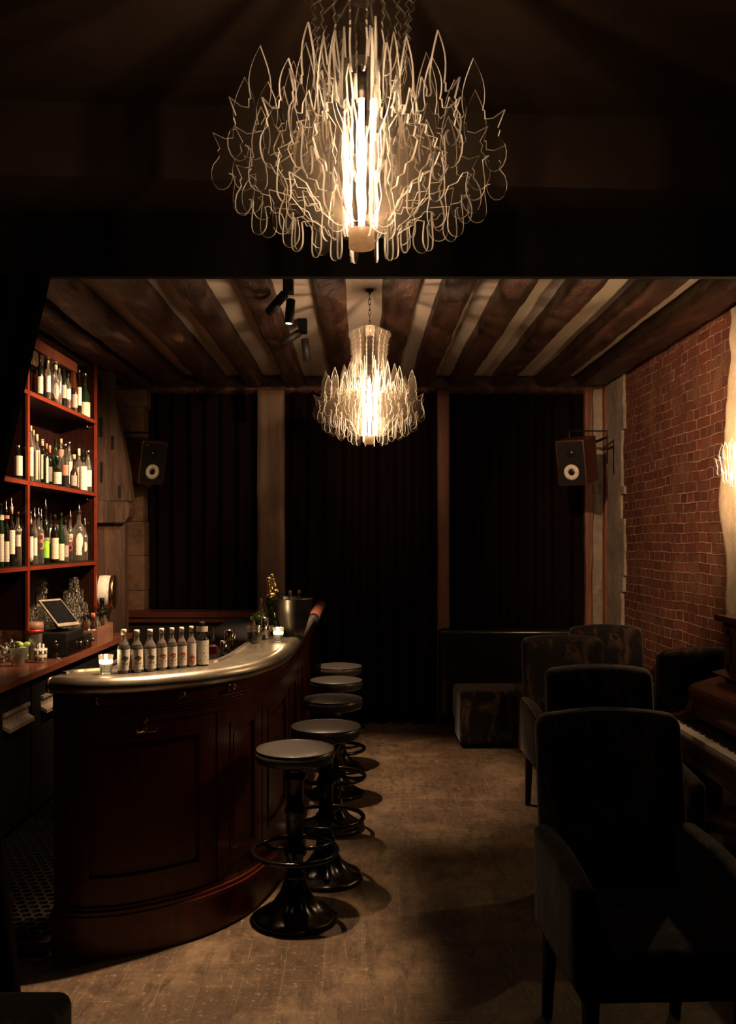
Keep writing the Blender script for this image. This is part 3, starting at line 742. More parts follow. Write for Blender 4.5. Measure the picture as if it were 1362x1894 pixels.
spot_unit('black twin ceiling spotlight farther down the same plaster strip', -.40, 6.02,
    [((-.02, -.02, -.09), (-.85, .1, -.5), SPOT_W*1.4, 75, 1), ((.012, .02, -.125), (.12, .03, -1), SPOT_W*1.6, 58, 1)])
spot_unit('black twin ceiling spotlight hidden just behind the header', -.417, 3.84,
    [((-.02, 0, -.10), (-.07, -.13, -1), SPOT_W*2.2, 40, 1), ((.012, .02, -.125), (-.38, .02, -1), SPOT_W*.45, 52, 1)])
spot_unit('added unseen twin spotlight behind the header on the right, brightening the brick wall', .38, 3.85,  # unseen unit added to brighten the brick wall and the back posts
    [((.02, 0, -.10), (1.82, 2.6, -.90), SPOT_W*1.6, 56, 1), ((-.012, .02, -.125), (-.9, 4.2, -.62), SPOT_W*1.45, 40, 1)])

# ------------------------------------------------------------------ the curved bar
def catmull(P, n=10):
    P = [Vector((a, b, 0)) for a, b in P]; out = []
    Q = [P[0]*2-P[1]]+P+[P[-1]*2-P[-2]]
    for i in range(1, len(Q)-2):
        p0, p1, p2, p3 = Q[i-1:i+3]
        for k in range(n):
            t = k/n
            out.append(.5*((2*p1)+(p2-p0)*t+(2*p0-5*p1+4*p2-p3)*t*t+(3*p1-p0-3*p2+p3)*t**3))
    out.append(P[-1]); return out
OUT = catmull([(-1.235, 3.50), (-1.10, 3.475), (-.95, 3.50), (-.80, 3.575), (-.61, 3.73), (-.46, 3.97), (-.372, 4.35), (-.348, 4.9), (-.345, 5.6), (-.345, 6.3), (-.345, 7.05)], 12)
INN = [Vector((a, b, 0)) for a, b in ((-1.215, 3.62), (-1.16, 3.70), (-.9, 3.83), (-.74, 3.92), (-.66, 3.985), (-.625, 4.2), (-.605, 4.64), (-.59, 5.0), (-.58, 6), (-.58, 7.05))]
def offs(path, d):
    o = []
    for i, p in enumerate(path):
        a = path[max(0, i-1)]; b = path[min(len(path)-1, i+1)]; t_ = (b-a).normalized()
        n = Vector((t_.y, -t_.x, 0)); o.append(p-n*d)   # + d goes inwards, behind the bar
    return o
CUM = [0.0]
for a, b in zip(OUT, OUT[1:]): CUM.append(CUM[-1]+(b-a).length)
def sub_path(path, s0, s1):
    """the stretch of the path between two lengths along the rim"""
    o = []
    def at(s):
        for i in range(len(CUM)-1):
            if CUM[i] <= s <= CUM[i+1]:
                f = (s-CUM[i])/(CUM[i+1]-CUM[i]); return path[i].lerp(path[i+1], f)
        return path[-1]
    o = [at(s0)]+[path[i] for i in range(len(path)) if s0+1e-4 < CUM[i] < s1-1e-4]+[at(s1)]
    return o
def band(mb, d0, d1, z0, z1, s0=0.0, s1=None, mat=0, ends=True):
    """a strip of the bar front following the rim: front face at inset d0, back at d1"""
    s1 = CUM[-1] if s1 is None else s1
    f = sub_path(offs(OUT, d0), s0, s1); b = sub_path(offs(OUT, d1), s0, s1); n = len(f); vs = []; fs = []
    for p, q in zip(f, b): vs += [(p.x, p.y, z0), (p.x, p.y, z1), (q.x, q.y, z1), (q.x, q.y, z0)]
    for i in range(n-1):
        for k in range(4):
            k2 = (k+1) % 4; fs.append((i*4+k, (i+1)*4+k, (i+1)*4+k2, i*4+k2))
    fs += [(0, 1, 2, 3), tuple((n-1)*4+k for k in (3, 2, 1, 0))]
    mb.add(vs, fs, mat, False); return mb
def sbox(px, d): # length along the rim where a picture column falls
    best = min(range(len(OUT)), key=lambda i: abs(VX+FPX*OUT[i].x/OUT[i].y-px)); return CUM[best]
bar = thing('bar_counter', 'curved mahogany bar counter with a worn metal top', 'bar counter', (0, 0, 0))
poly = [(p.x, p.y) for p in offs(OUT, .03)]+[(p.x, p.y) for p in reversed(INN)]
mb = MB(); mb.prism(poly, 1.075, 1.110, 'xy'); mb.build('bar_top', M['zinc'], bar)
mb = MB(); path = offs(OUT, .034); vs = []; fs = []; prof = [(-.004, 1.1105), (-.012, 1.1100)]+[(.034*math.cos(a)-.004, 1.076+.0345*math.sin(a)) for a in [PI*.42-PI*i/12*.92 for i in range(13)]]+[(-.01, 1.043)]
n = len(prof); nrm = [(offs(OUT, 0)[i]-offs(OUT, 1)[i]) for i in range(len(OUT))]
prof = [(-.030, 1.107), (-.026, 1.1102), (-.010, 1.1120)]+[(.002+.034*math.cos(a), 1.078+.0345*math.sin(a)) for a in [PI*.5-PI*i/12 for i in range(13)]]+[(-.02, 1.0435)]
n = len(prof)
for p, q in zip(path, nrm):
    for (u, z) in prof: vs.append((p.x+q.x*u, p.y+q.y*u, z))
for i in range(len(path)-1):
    for k in range(n-1): fs.append((i*n+k, i*n+k+1, (i+1)*n+k+1, (i+1)*n+k))
fs.append(tuple(range(n))); mb.add(vs, fs, 0, True); nos = mb.build('nosing', M['zinc'], bar)
mb = MB(); e = OUT[0]; mb.lathe([(0, -.012), (.026, -.012), (.031, -.004), (.031, .004), (0, .004)], 18, 0, True, T(e.x-.004, e.y+.03, 1.078) @ RY(-PI/2)); mb.build('rail_end', M['wood_bar'], bar)
# raised inner lip
mb = MB(); ii = catmull([(p.x, p.y) for p in INN], 5); vs = []; fs = []
for i, p in enumerate(ii):
    a = ii[max(0, i-1)]; b = ii[min(len(ii)-1, i+1)]; q = (b-a).normalized(); nn = Vector((q.y, -q.x, 0))
    for (u, z) in ((-.004, 1.07), (-.004, 1.119), (.018, 1.119), (.022, 1.108)): vs.append((p.x+nn.x*u, p.y+nn.y*u, z))
for i in range(len(ii)-1):
    for k in range(3): fs.append((i*4+k, i*4+k+1, (i+1)*4+k+1, (i+1)*4+k))
fs.append((3, 2, 1, 0)); fs.append(tuple((len(ii)-1)*4+k for k in range(4)))
mb.add(vs, fs, 0, False); mb.build('inner_lip', M['zinc'], bar)
mb = MB(); band(mb, .060, .10, .17, 1.06); mb.build('front_board', M['wood_bar'], bar)
mb = MB(); band(mb, .040, .07, .925, 1.045)
for z in (.955, .968, .981): 
    band(mb, .034, .05, z, z+.008)
mb.build('frieze', M['wood_bar'], bar)
SB = sbox(520, 0); mb = MB(); band(mb, .028, .10, 0.0, .155, 0, SB); band(mb, .066, .10, 0.0, .155, SB); mb.build('plinth', M['wood_bar'], bar)
mb = MB(); band(mb, .014, .07, .155, .172, 0, SB); band(mb, .022, .07, .172, .188, 0, SB); band(mb, .036, .07, .188, .200, 0, SB); band(mb, .052, .07, .155, .200, SB); mb.build('base_moulding', M['wood_bar'], bar)
# panels: a flat stile at the left end, then framed raised panels round the curve
s_a, s_b = sbox(104, 0), sbox(109, 0)
mb = MB(); band(mb, .046, .07, .20, .925, 0.0, sbox(106, 0)); mb.build('end_stile', M['wood_bar'], bar)
seams = [sbox(110, 0)+.006, sbox(414, 0), sbox(505, 0)]
L = CUM[-1]; q = seams[-1]; 
while q < L-.5: q += .62; seams.append(min(q, L))
for s0, s1 in zip(seams, seams[1:]):
    mb = MB(); g = .006; st = min(.085, (s1-s0)*.22)
    band(mb, .048, .07, .20, .925, s0+g, s0+st); band(mb, .048, .07, .20, .925, s1-st, s1-g)
    band(mb, .048, .07, .20, .30, s0+st, s1-st); band(mb, .048, .07, .86, .925, s0+st, s1-st)
    fr = mb.build('panel_frame', M['wood_bar'], bar)
    mb = MB(); k = .014
    for (a, b, c, d) in ((s0+st, s0+st+k, .30, .86), (s1-st-k, s1-st, .30, .86), (s0+st, s1-st, .30, .30+k), (s0+st, s1-st, .86-k, .86)): band(mb, .043, .06, c, d, a, b)
    mb.build('bead', M['wood_bar'], fr)
    mb = MB(); m_ = .035
    if s1-s0 > .2: band(mb, .052, .062, .345, .815, s0+st+m_, s1-st-m_)
    else: band(mb, .055, .062, .345, .815, s0+st+.01, s1-st-.01)
    mb.build('raised_panel', M['wood_bar'], fr)
# coat hooks under the rim
def hook_at(px, z, big=False):
    s = sbox(px, 0); p = sub_path(offs(OUT, .04 if not big else .048), s, min(L, s+.02)); a = p[0]; tdir = (p[-1]-p[0]).normalized(); nn = Vector((tdir.y, -tdir.x, 0))
    xf = Matrix.Translation((a.x, a.y, z)) @ Matrix(((tdir.x, nn.x, 0, 0), (tdir.y, nn.y, 0, 0), (0, 0, 1, 0), (0, 0, 0, 1)))
    mb = MB()
    if big:
        mb.rbox((.022, .008, .05), .003, 2, 0, xf @ T(0, .003, 0))
        mb.tube([(0, .005, .015), (0, .02, .03), (0, .035, .035), (0, .042, .025)], [.005, .005, .005, .006], 8, 0, False, xf)
        for sx in (-1, 1): mb.tube([(0, .005, -.012), (sx*.015, .018, -.02), (sx*.035, .03, -.018), (sx*.042, .034, -.006)], [.005, .005, .004, .006], 8, 0, False, xf)
    else:
        mb.rbox((.018, .006, .030), .003, 2, 0, xf @ T(0, .002, 0))
        mb.tube([(0, .004, .004), (0, .022, -.006), (0, .032, .0), (0, .034, .010)], [.005, .005, .005, .0065], 8, 0, False, xf)
        mb.sphere(.007, (0, .03, .012), 6, 0, (1, 1, 1), xf)
    mb.build('coat_hook', M['brass'], bar)
for px in (177, 338, 437): hook_at(px, 1.018)
hook_at(270, .905, True)
for s in (3.0, 3.5): pass
# wooden handrail end with a dark band at the far corner of the bar
mb = MB(); fx = OUT[-1]; mb.tube([(fx.x-.005, 6.4, 1.085), (fx.x-.004, 6.7, 1.095), (fx.x, 7.0, 1.11), (fx.x+.01, 7.2, 1.13)], .042, 14); mb.build('far_rail', M['wood_red'], bar)
mb = MB(); mb.tube([(fx.x-.005, 6.25, 1.08), (fx.x-.005, 6.42, 1.086)], .044, 14); mb.build('rail_band', M['black'], bar)

# inner work shelf with a drainer, behind the bar
t = thing('work_shelf', 'black drainer worktop along the bartender side of the bar', 'worktop', (0, 0, 0))
mb = MB(); mb.box((-1.02, 4.12, 1.02), (-.64, 6.95, 1.045)); mb.build('shelf_top', M['black'], t)
mb = MB()
for i in range(26): mb.box((-.98, 4.16+i*.025, 1.045), (-.66, 4.168+i*.025, 1.052))
mb.build('drainer_grid', M['rubber'], t)
for yy in (4.3, 6.8): 
    mb = MB(); mb.box((-1.0, yy, 0), (-.96, yy+.04, 1.02)); mb.build('leg', M['black'], t)
    mb = MB(); mb.box((-.70, yy, 0), (-.66, yy+.04, 1.02)); mb.build('leg', M['black'], t)

# ------------------------------------------------------------------ bar stools
def stool(label):
    t = thing('bar_stool', label, 'bar stool', (0, 0, 0), 0, 'cast-iron bar stools along the bar')
    mb = MB(); mb.lathe([(0, .688), (.150, .688), (.166, .694), (.172, .708), (.172, .728), (.168, .740), (.160, .745), (.13, .753), (.07, .760), (0, .762)], 40); s = mb.build('seat', M['leather'], t)
    mb = MB(); mb.tube([(.167*math.cos(2*PI*i/40), .167*math.sin(2*PI*i/40), .743) for i in range(40)], .0035, 6, 0, True); mb.build('piping', M['leather'], s)
    mb = MB(); mb.lathe([(0, .688), (.09, .688), (.08, .675), (.045, .66), (.040, .64), (.048, .63), (.048, .615), (.036, .60), (.034, .50), (.043, .485), (.046, .47), (.036, .455), (.033, .33), (.048, .315), (.050, .285), (.036, .27), (.034, .21), (.044, .20), (.046, .18), (0, .18)], 24, 0, True, None, lambda a, z: 1+.05*math.cos(8*a)*(1 if .3 < z < .62 else 0)); mb.build('column', M['iron'], t)
    mb = MB(); mb.tube([(.183*math.cos(2*PI*i/44), .183*math.sin(2*PI*i/44), .30) for i in range(44)], .0115, 10, 0, True); r_ = mb.build('foot_ring', M['iron'], t)
    mb = MB()
    for k in range(3):
        a = 2*PI*k/3+.5; mb.tube([(.04*math.cos(a), .04*math.sin(a), .30), (.11*math.cos(a+.1), .11*math.sin(a+.1), .288), (.18*math.cos(a), .18*math.sin(a), .30)], .009, 8)
    mb.build('ring_brace', M['iron'], r_)
    def lob(a, z): return 1+.11*math.cos(6*a)*max(0, min(1, (z-.012)/.03))*max(0, min(1, (.16-z)/.05))
    mb = MB(); mb.lathe([(0, 0), (.176, 0), (.184, .008), (.182, .018), (.170, .026), (.148, .034), (.115, .052), (.085, .082), (.060, .125), (.048, .17), (.046, .185), (0, .185)], 48, 0, True, None, lob); mb.build('base', M['iron'], t)
    return t
sp = [(-.292, 3.89, 'black leather bar stool nearest the camera, cast-iron foot'), (-.177, 4.36, 'second black bar stool from the near end of the row'), (-.168, 5.12, 'third black bar stool along the bar, middle of the row'),
      (-.168, 5.80, 'fourth black bar stool along the bar, just behind the third'), (-.170, 6.45, 'black bar stool at the far end of the row by the champagne bowl')]
st0 = stool(sp[0][2])
for i, (x, y, lb) in enumerate(sp):
    if i == 0: st0.location = (x, y, 0)
    else: dup(st0, (x, y, 0), .7*i, lb)

# ------------------------------------------------------------------ bottles
def patch(mb, r, pts, ang=0.0, mat=0):
    """an outline wrapped on a cylinder of radius r, facing local -y; u is metres along the surface"""
    cu = sum(p[0] for p in pts)/len(pts); cz = sum(p[1] for p in pts)/len(pts)
    vs = [(r*math.sin(u/r+ang), -r*math.cos(u/r+ang), z) for u, z in [(cu, cz)]+pts]; n = len(pts)
    mb.add(vs, [(0, 1+i, 1+(i+1) % n) for i in range(n)], mat, False)
def wrap(mb, r, z0, z1, a0, a1, n=12, mat=0):
    vs = []; fs = []
    for i in range(n+1):
        a = a0+(a1-a0)*i/n
        vs += [(r*math.sin(a), -r*math.cos(a), z0), (r*math.sin(a), -r*math.cos(a), z1)]
    for i in range(n): fs.append((2*i, 2*i+2, 2*i+3, 2*i+1))
    mb.add(vs, fs, mat, True)
def prof_of(style, r, h):
    if style == 'wine': return [(0, .004), (r*.9, 0), (r, .006), (r, h*.60), (r*.93, h*.66), (r*.62, h*.73), (r*.40, h*.79), (r*.36, h*.84), (r*.36, h*.985), (r*.39, h*.985), (r*.39, h), (0, h)]
    if style == 'slope': return [(0, .004), (r*.92, 0), (r, .006), (r, h*.48), (r*.9, h*.58), (r*.62, h*.70), (r*.40, h*.80), (r*.34, h*.86), (r*.34, h*.985), (r*.38, h*.985), (r*.38, h), (0, h)]
    if style == 'flask': return [(0, .004), (r*.7, 0), (r*.9, .012), (r, h*.22), (r, h*.36), (r*.86, h*.50), (r*.5, h*.60), (r*.32, h*.66), (r*.30, h*.97), (r*.36, h*.97), (r*.36, h), (0, h)]
    if style == 'bitters': return [(0, .003), (r*.92, 0), (r, .005), (r, h*.56), (r*.95, h*.62), (r*.70, h*.70), (r*.45, h*.76), (r*.40, h*.80), (r*.38, h*.97), (r*.42, h*.98), (r*.42, h), (0, h)]
    return [(0, .004), (r*.92, 0), (r, .006), (r, h*.62), (r*.96, h*.67), (r*.74, h*.72), (r*.42, h*.765), (r*.36, h*.80), (r*.36, h*.975), (r*.42, h*.98), (r*.42, h), (0, h)]
def bottle(name, label, cat, group, loc, h, r, style='spirit', glass='dark_glass', lab=('label', .12, .55, 62), cap=None, caph=.03, pourer=False, liquid=None, level=.5, sq=None, emblem=None, word=None, rz=None):
    x, y, z = loc
    if rz is None: rz = math.atan2(-y, -x)+PI/2     # label turned to the room
    t = thing(name, label, cat, loc, rz, group)
    mb = MB(); mb.lathe(prof_of(style, r, h), 20, 0, True, None, None, sq); mb.build('bottle_body', M[glass], t)
    if liquid:
        mb = MB(); p = [(a*.93, min(b, h*level)) for a, b in prof_of(style, r, h) if b < h*level]; p.append((p[-1][0], h*level)); p.append((0, h*level)); p[0] = (0, .005)
        mb.lathe(p, 18, 0, True, None, None, sq); mb.build('liquid', M[liquid], t)
    rr = r*(1.0 if not sq else 1.0)+.0009
    if lab:
        mt, a, b, deg = lab; mb = MB(); wrap(mb, rr, h*a, h*b, -math.radians(deg), math.radians(deg)); mb.build('paper_label', M[mt], t)
    if emblem:
        kind, mt, uz, sz = emblem; mb = MB()
        if kind == 'eye':
            w_, hh = sz; patch(mb, rr+.0008, [(w_*(-1+2*i/8), uz*h+hh*math.cos(PI/2*(-1+2*i/8))) for i in range(9)]+[(w_*(1-2*i/8), uz*h-hh*math.cos(PI/2*(1-2*i/8))) for i in range(9)], .22)
            patch(mb, rr+.0008, [(-w_*.8, uz*h-hh*2.9), (w_*.8, uz*h-hh*2.9), (w_*.8, uz*h-hh*3.3), (-w_*.8, uz*h-hh*3.3)], .22)
        elif kind == 'oval':
            patch(mb, rr+.0006, [(sz[0]*math.cos(2*PI*i/20), uz*h+sz[1]*math.sin(2*PI*i/20)) for i in range(20)], .15)
        elif kind == 'rings':
            for q in (0, 1):
                cz = uz*h+(q-.5)*sz[1]*1.7
                for i in range(16):
                    a0, a1 = 2*PI*i/16, 2*PI*(i+1)/16; f = .55
                    mb2 = [(sz[0]*math.cos(a0), cz+sz[1]*math.sin(a0)), (sz[0]*math.cos(a1), cz+sz[1]*math.sin(a1)), (f*sz[0]*math.cos(a1), cz+f*sz[1]*math.sin(a1)), (f*sz[0]*math.cos(a0), cz+f*sz[1]*math.sin(a0))]
                    patch(mb, rr+.0006, mb2)
        elif kind == 'band':
            wrap(mb, rr+.0006, uz*h, uz*h+sz, -1.0, 1.0)
        mb.build('emblem', M[mt], t)
    if word:
        txt, mt, zf, size = word; cu = bpy.data.curves.new('brand_text', 'FONT'); cu.body = txt; cu.size = size; cu.align_x = 'CENTER'; cu.extrude = .0004
        tmp = bpy.data.objects.new('text_outline', cu); COL.objects.link(tmp); bpy.context.view_layer.update()
        me = bpy.data.meshes.new_from_object(tmp.evaluated_get(bpy.context.evaluated_depsgraph_get())); bpy.data.objects.remove(tmp); bpy.data.curves.remove(cu)
        me.materials.clear(); me.materials.append(M[mt])
        for vtx in me.vertices:
            u, v_, e_ = vtx.co; ra = r+.0022+e_; vtx.co = (ra*math.sin(u/r), -ra*math.cos(u/r), v_+h*zf)
        o = bpy.data.objects.new('label_text', me); COL.objects.link(o); o.parent = t
    nr = r*.42
    if cap:
        mb = MB(); mb.lathe([(0, h-caph), (nr*1.06, h-caph), (nr*1.06, h+.002), (nr*.9, h+.005), (0, h+.005)], 16); mb.build('cap', M[cap], t)
    if pourer:
        mb = MB(); mb.lathe([(0, h), (nr*1.1, h), (nr*1.1, h+.006), (nr*.55, h+.012), (nr*.45, h+.03), (nr*.3, h+.058), (0, h+.058)], 12); mb.build('pourer', M['steel'], t)
        mb = MB(); mb.lathe([(0, h-.02), (nr*1.04, h-.02), (nr*1.0, h), (0, h)], 12); mb.build('stopper', M['black'], t)
    return t

# ------------------------------------------------------------------ back bar: bottle cabinet
SX0, SX1 = -2.335, -2.06
ZS = (2.58, 2.024, 1.498)
D0, D1, D2 = 3.95, 5.48, 6.87
cab = thing('bottle_cabinet', 'tall red wooden bottle cabinet with three shelves against the left wall', 'cabinet', (0, 0, 0))
mb = MB(); mb.box((SX0-.03, D0, .90), (SX0, D2, 2.86)); mb.build('back_panel', M['wood_back'], cab)
mb = MB(); mb.box((SX0-.03, D2, .90), (SX1, D2+.022, 3.0)); mb.build('end_panel', M['wood_back'], cab)
mb = MB(); mb.box((SX1-.004, D2-.002, .90), (SX1+.012, D2+.024, 3.0)); mb.build('end_strip', M['wood_shelf'], cab)
mb = MB(); mb.box((SX0, D1-.011, 1.10), (SX1, D1+.011, 2.86)); mb.build('divider', M['wood_back'], cab)
mb = MB(); mb.box((SX1-.004, D1-.016, 1.10), (SX1+.012, D1+.016, 2.90)); mb.build('divider_strip', M['wood_shelf'], cab)
for z in ZS:
    for (a, b) in ((D0, D1-.011), (D1+.011, D2)):
        mb = MB(); mb.box((SX0, a, z-.030), (SX1, b, z-.006)); s = mb.build('shelf', M['wood_back'], cab)
        mb = MB(); mb.box((SX1, a, z-.032), (SX1+.012, b, z-.007)); mb.build('shelf_edge', M['wood_shelf'], s)
        mb = MB(); mb.box((SX0, a+.004, z-.006), (SX1+.006, b-.004, z)); mb.build('glass_sheet', M['shelf_glass'], s)
mb = MB(); mb.box((SX1-.03, D0, 2.86), (SX1, 6.45, 2.93)); mb.box((SX1-.03, 6.40, 2.75), (SX1-.012, 6.45, 2.86)); mb.build('top_rail', M['wood_dark'], cab)
for z in ZS[:2]:
    mb = MB(); mb.tube([(SX1-.05, D2-.03, z-.03), (SX1-.05, D2-.03, z-.06), (SX1-.03, D2-.01, z-.062)], .006, 8); mb.build('shelf_bracket', M['steel'], cab)

# worktop and fridges under it
mb = MB(); mb.box((-2.36, 3.9, .862), (-1.87, 7.27, .90)); 
tag(mb.build('back_worktop', M['wood_counter']), 'glossy red-brown wooden worktop running under the bottle shelves', 'worktop')
ya = 3.95
fr_l = ['black under-counter fridge at the near end of the worktop', 'black under-counter fridge with a long pale pull, under the olive glass', 'black under-counter fridge half hidden by the end of the bar', 'black under-counter fridge behind the bar, under the wooden crate', 'black under-counter fridge at the far end of the worktop']
for i in range(5):
    y0, y1 = (ya, 4.45) if i == 0 else (4.45+.67*(i-1), 4.45+.67*i)
    f = thing('fridge_cabinet', fr_l[i], 'fridge', (0, (y0+y1)/2, 0), 0, 'fridges under the back worktop'); q = (y1-y0)/2
    mb = MB(); mb.box((-2.34, -q+.004, .06), (-1.925, q-.004, .855)); mb.build('carcass', M['black'], f)
    mb = MB(); mb.box((-1.925, -q+.012, .09), (-1.90, q-.012, .815)); dr = mb.build('door', M['black'], f)
    if i: 
        mb = MB(); c = -.17 if i > 1 else -.07
        a, b = -.20+.0, .17
        if i == 1: a, b = 4.71-(y0+y1)/2, 5.07-(y0+y1)/2
        else: a, b = -.185, .185
        mb.box((-1.90, a, .715), (-1.885, b, .733)); mb.box((-1.905, a, .655), (-1.898, b, .715))
        mb.add([(-1.90, a, .672), (-1.90, b, .672), (-1.862, b, .650), (-1.862, a, .650), (-1.90, a, .652), (-1.90, b, .652), (-1.862, b, .630), (-1.862, a, .630)], [(0, 1, 2, 3), (3, 2, 6, 7), (4, 7, 6, 5), (0, 3, 7, 4), (1, 5, 6, 2)])
        mb.build('pull_handle', M['handle_metal'], dr)
mb = MB(); mb.box((-1.90, 3.55, 0), (-1.25, 7.2, .05)); tag(mb.build('duckboard', M['wood_dark']), 'low dark wooden platform on the floor behind the bar', 'platform')
# honeycomb rubber mat
mb = MB(); cell = .050; rows = 0
yy = 3.60
def hexcell(cx, cy):
    vs = []; 
    for r_ in (cell*.577, cell*.44):
        for z in (.052, .066):
            for k in range(6):
                a = PI/6+PI/3*k; vs.append((cx+r_*math.cos(a), cy+r_*math.sin(a), z))
    fs = []
    for k in range(6):
        k2 = (k+1) % 6
        fs += [(6+k, 6+k2, 18+k2, 18+k), (18+k, 18+k2, 12+k2, 12+k), (k, k2, 6+k2, 6+k)]
    mb.add(vs, fs)
r_i = 0
while yy < 5.6:
    xx = -1.87+(cell/2 if r_i % 2 else 0)
    while xx < -1.28: hexcell(xx, yy); xx += cell
    yy += cell*.866; r_i += 1
mb.box((-1.895, 3.57, .05), (-1.27, 5.62, .0525))
tag(mb.build('rubber_mat', M['mat']), 'black honeycomb rubber mat on the floor behind the bar', 'mat')

# bottles on the shelves: px column, top row, width, row depth, look
def shelf_row(shelf, z, items, where, group):
    for k, it in enumerate(items):
        px, top, wpx, X, desc, kw = it
        d = X*FPX/(px-VX); r = wpx*d/FPX/2
        d = min(max(d, D1+.015+r), D2-.012-r) if px > 50 else min(d, D1-.015-r)
        X = ax(px, d); h = az(top, d)-z
        if kw.get('pourer'): h -= .058
        bottle('spirit_bottle', f'{desc}, {ORD[k]} from the left {where}', 'bottle', group, (X, d, z+.0005), h, r, **kw)
F, B = -2.105, -2.22
L_, LW, LG, LB = 'label', 'label_white', 'label_grey', 'label_big'
shelf_row(0, ZS[0], [
 (74, 655, 12, F, 'dark bottle, cream label', dict(lab=(L_, .10, .48, 60), cap='black')),
 (84, 640, 10, B, 'long-necked bottle, orange foil', dict(style='wine', glass='amber', lab=None, cap='pink', caph=.05)),
 (89, 664, 10, F, 'clear bottle, cream label', dict(glass='clear', liquid='brown_liquid', level=.35, lab=(LW, .22, .60, 60), cap='cork')),
 (98, 648, 10, B, 'clear bottle, black cap', dict(glass='clear', lab=None, cap='black', caph=.05)),
 (103, 676, 15, F, 'round flask, oval emblem', dict(style='flask', glass='clear', liquid='red_liquid', level=.30, lab=None, cap='cork', emblem=('oval', 'label_grey', .34, (.020, .055)))),
 (110, 673, 9, F, 'slim clear bottle, dark cap', dict(glass='clear', liquid='brown_liquid', level=.30, lab=None, cap='black')),
 (118, 670, 11, F, 'dark wine bottle, red capsule', dict(style='wine', glass='dark_glass', lab=(LG, .22, .50, 60), cap='red', caph=.045)),
 (126, 692, 11, F, 'red spirit bottle, cream label', dict(glass='clear', liquid='red_liquid', level=.42, lab=(LW, .30, .58, 60), cap='black')),
 (132, 700, 8, B, 'small clear bottle, grey label', dict(glass='clear', liquid='brown_liquid', level=.3, lab=(LG, .2, .5, 60))),
 (138, 678, 12, F, 'brown bottle, silver cap', dict(style='slope', glass='amber', lab=(LG, .12, .40, 60), cap='steel')),
 (147, 685, 8, F, 'tall thin bottle, long cream label', dict(style='slope', glass='dark_glass', lab=(LW, .22, .62, 70), cap='steel')),
 (157, 690, 19, F, 'squat dark bottle, big cream label', dict(style='flask', glass='green_glass', lab=(L_, .02, .34, 75), cap='steel'))],
 'on the top shelf', 'bottles on the top shelf')
shelf_row(1, ZS[1], [
 (57, 789, 10, F, 'clear bottle, bold label', dict(glass='clear', lab=(LB, .10, .62, 62), cap='cork')),
 (62, 797, 9, B, 'clear bottle, cream cap', dict(glass='clear', lab=(LW, .10, .5, 60), cap='cork')),
 (68, 805, 13, F, 'clear square bottle, black-barred label', dict(glass='clear', sq=6, lab=(LB, .06, .68, 50), cap='cork', caph=.04)),
 (78, 814, 14, F, 'dark square bottle, tall cream label', dict(glass='dark_glass', sq=6, lab=(L_, .10, .66, 42), cap='cork', caph=.04)),
 (86, 822, 9, F, 'dark bottle, pink cap', dict(glass='dark_glass', lab=(LB, .04, .66, 50), cap='pink')),
 (92, 825, 10, B, 'dark bottle, pink neck', dict(glass='dark_glass', lab=(LG, .15, .5, 60), cap='pink', caph=.05)),
 (103, 812, 14, B, 'green wine bottle', dict(style='wine', glass='green_glass', lab=None, cap=None)),
 (106, 846, 17, F, 'round black bottle, cream label', dict(style='flask', glass='dark_glass', lab=(L_, .08, .48, 60), cap='black')),
 (113, 813, 11, B, 'bottle, pink neck label', dict(glass='clear', liquid='brown_liquid', level=.4, lab=None, cap='cork', emblem=('band', 'pink', .66, .05))),
 (121, 822, 14, F, 'greenish bottle, salmon label', dict(glass='greenish', liquid='dark_glass', level=.28, lab=('pink', .28, .52, 50), cap='steel')),
 (128, 818, 13, B, 'clear bottle, cream label', dict(glass='clear', lab=(LW, .15, .6, 60), cap='steel')),
 (137, 842, 15, F, 'brown round bottle, cream cap', dict(style='flask', glass='amber', lab=(LG, .10, .40, 45), cap='cork')),
 (146, 831, 12, B, 'bottle, wide cream stopper', dict(glass='clear', lab=(LW, .10, .58, 70), cap='white', caph=.05)),
 (154, 847, 14, F, 'cream paper-wrapped bottle, black cap', dict(glass='clear', lab=(LW, .02, .74, 110), cap='black')),
 (163, 834, 14, F, 'clear bottle, cream label', dict(style='slope', glass='clear', lab=(LW, .12, .52, 60), cap='steel'))],
 'on the middle shelf', 'bottles on the middle shelf')
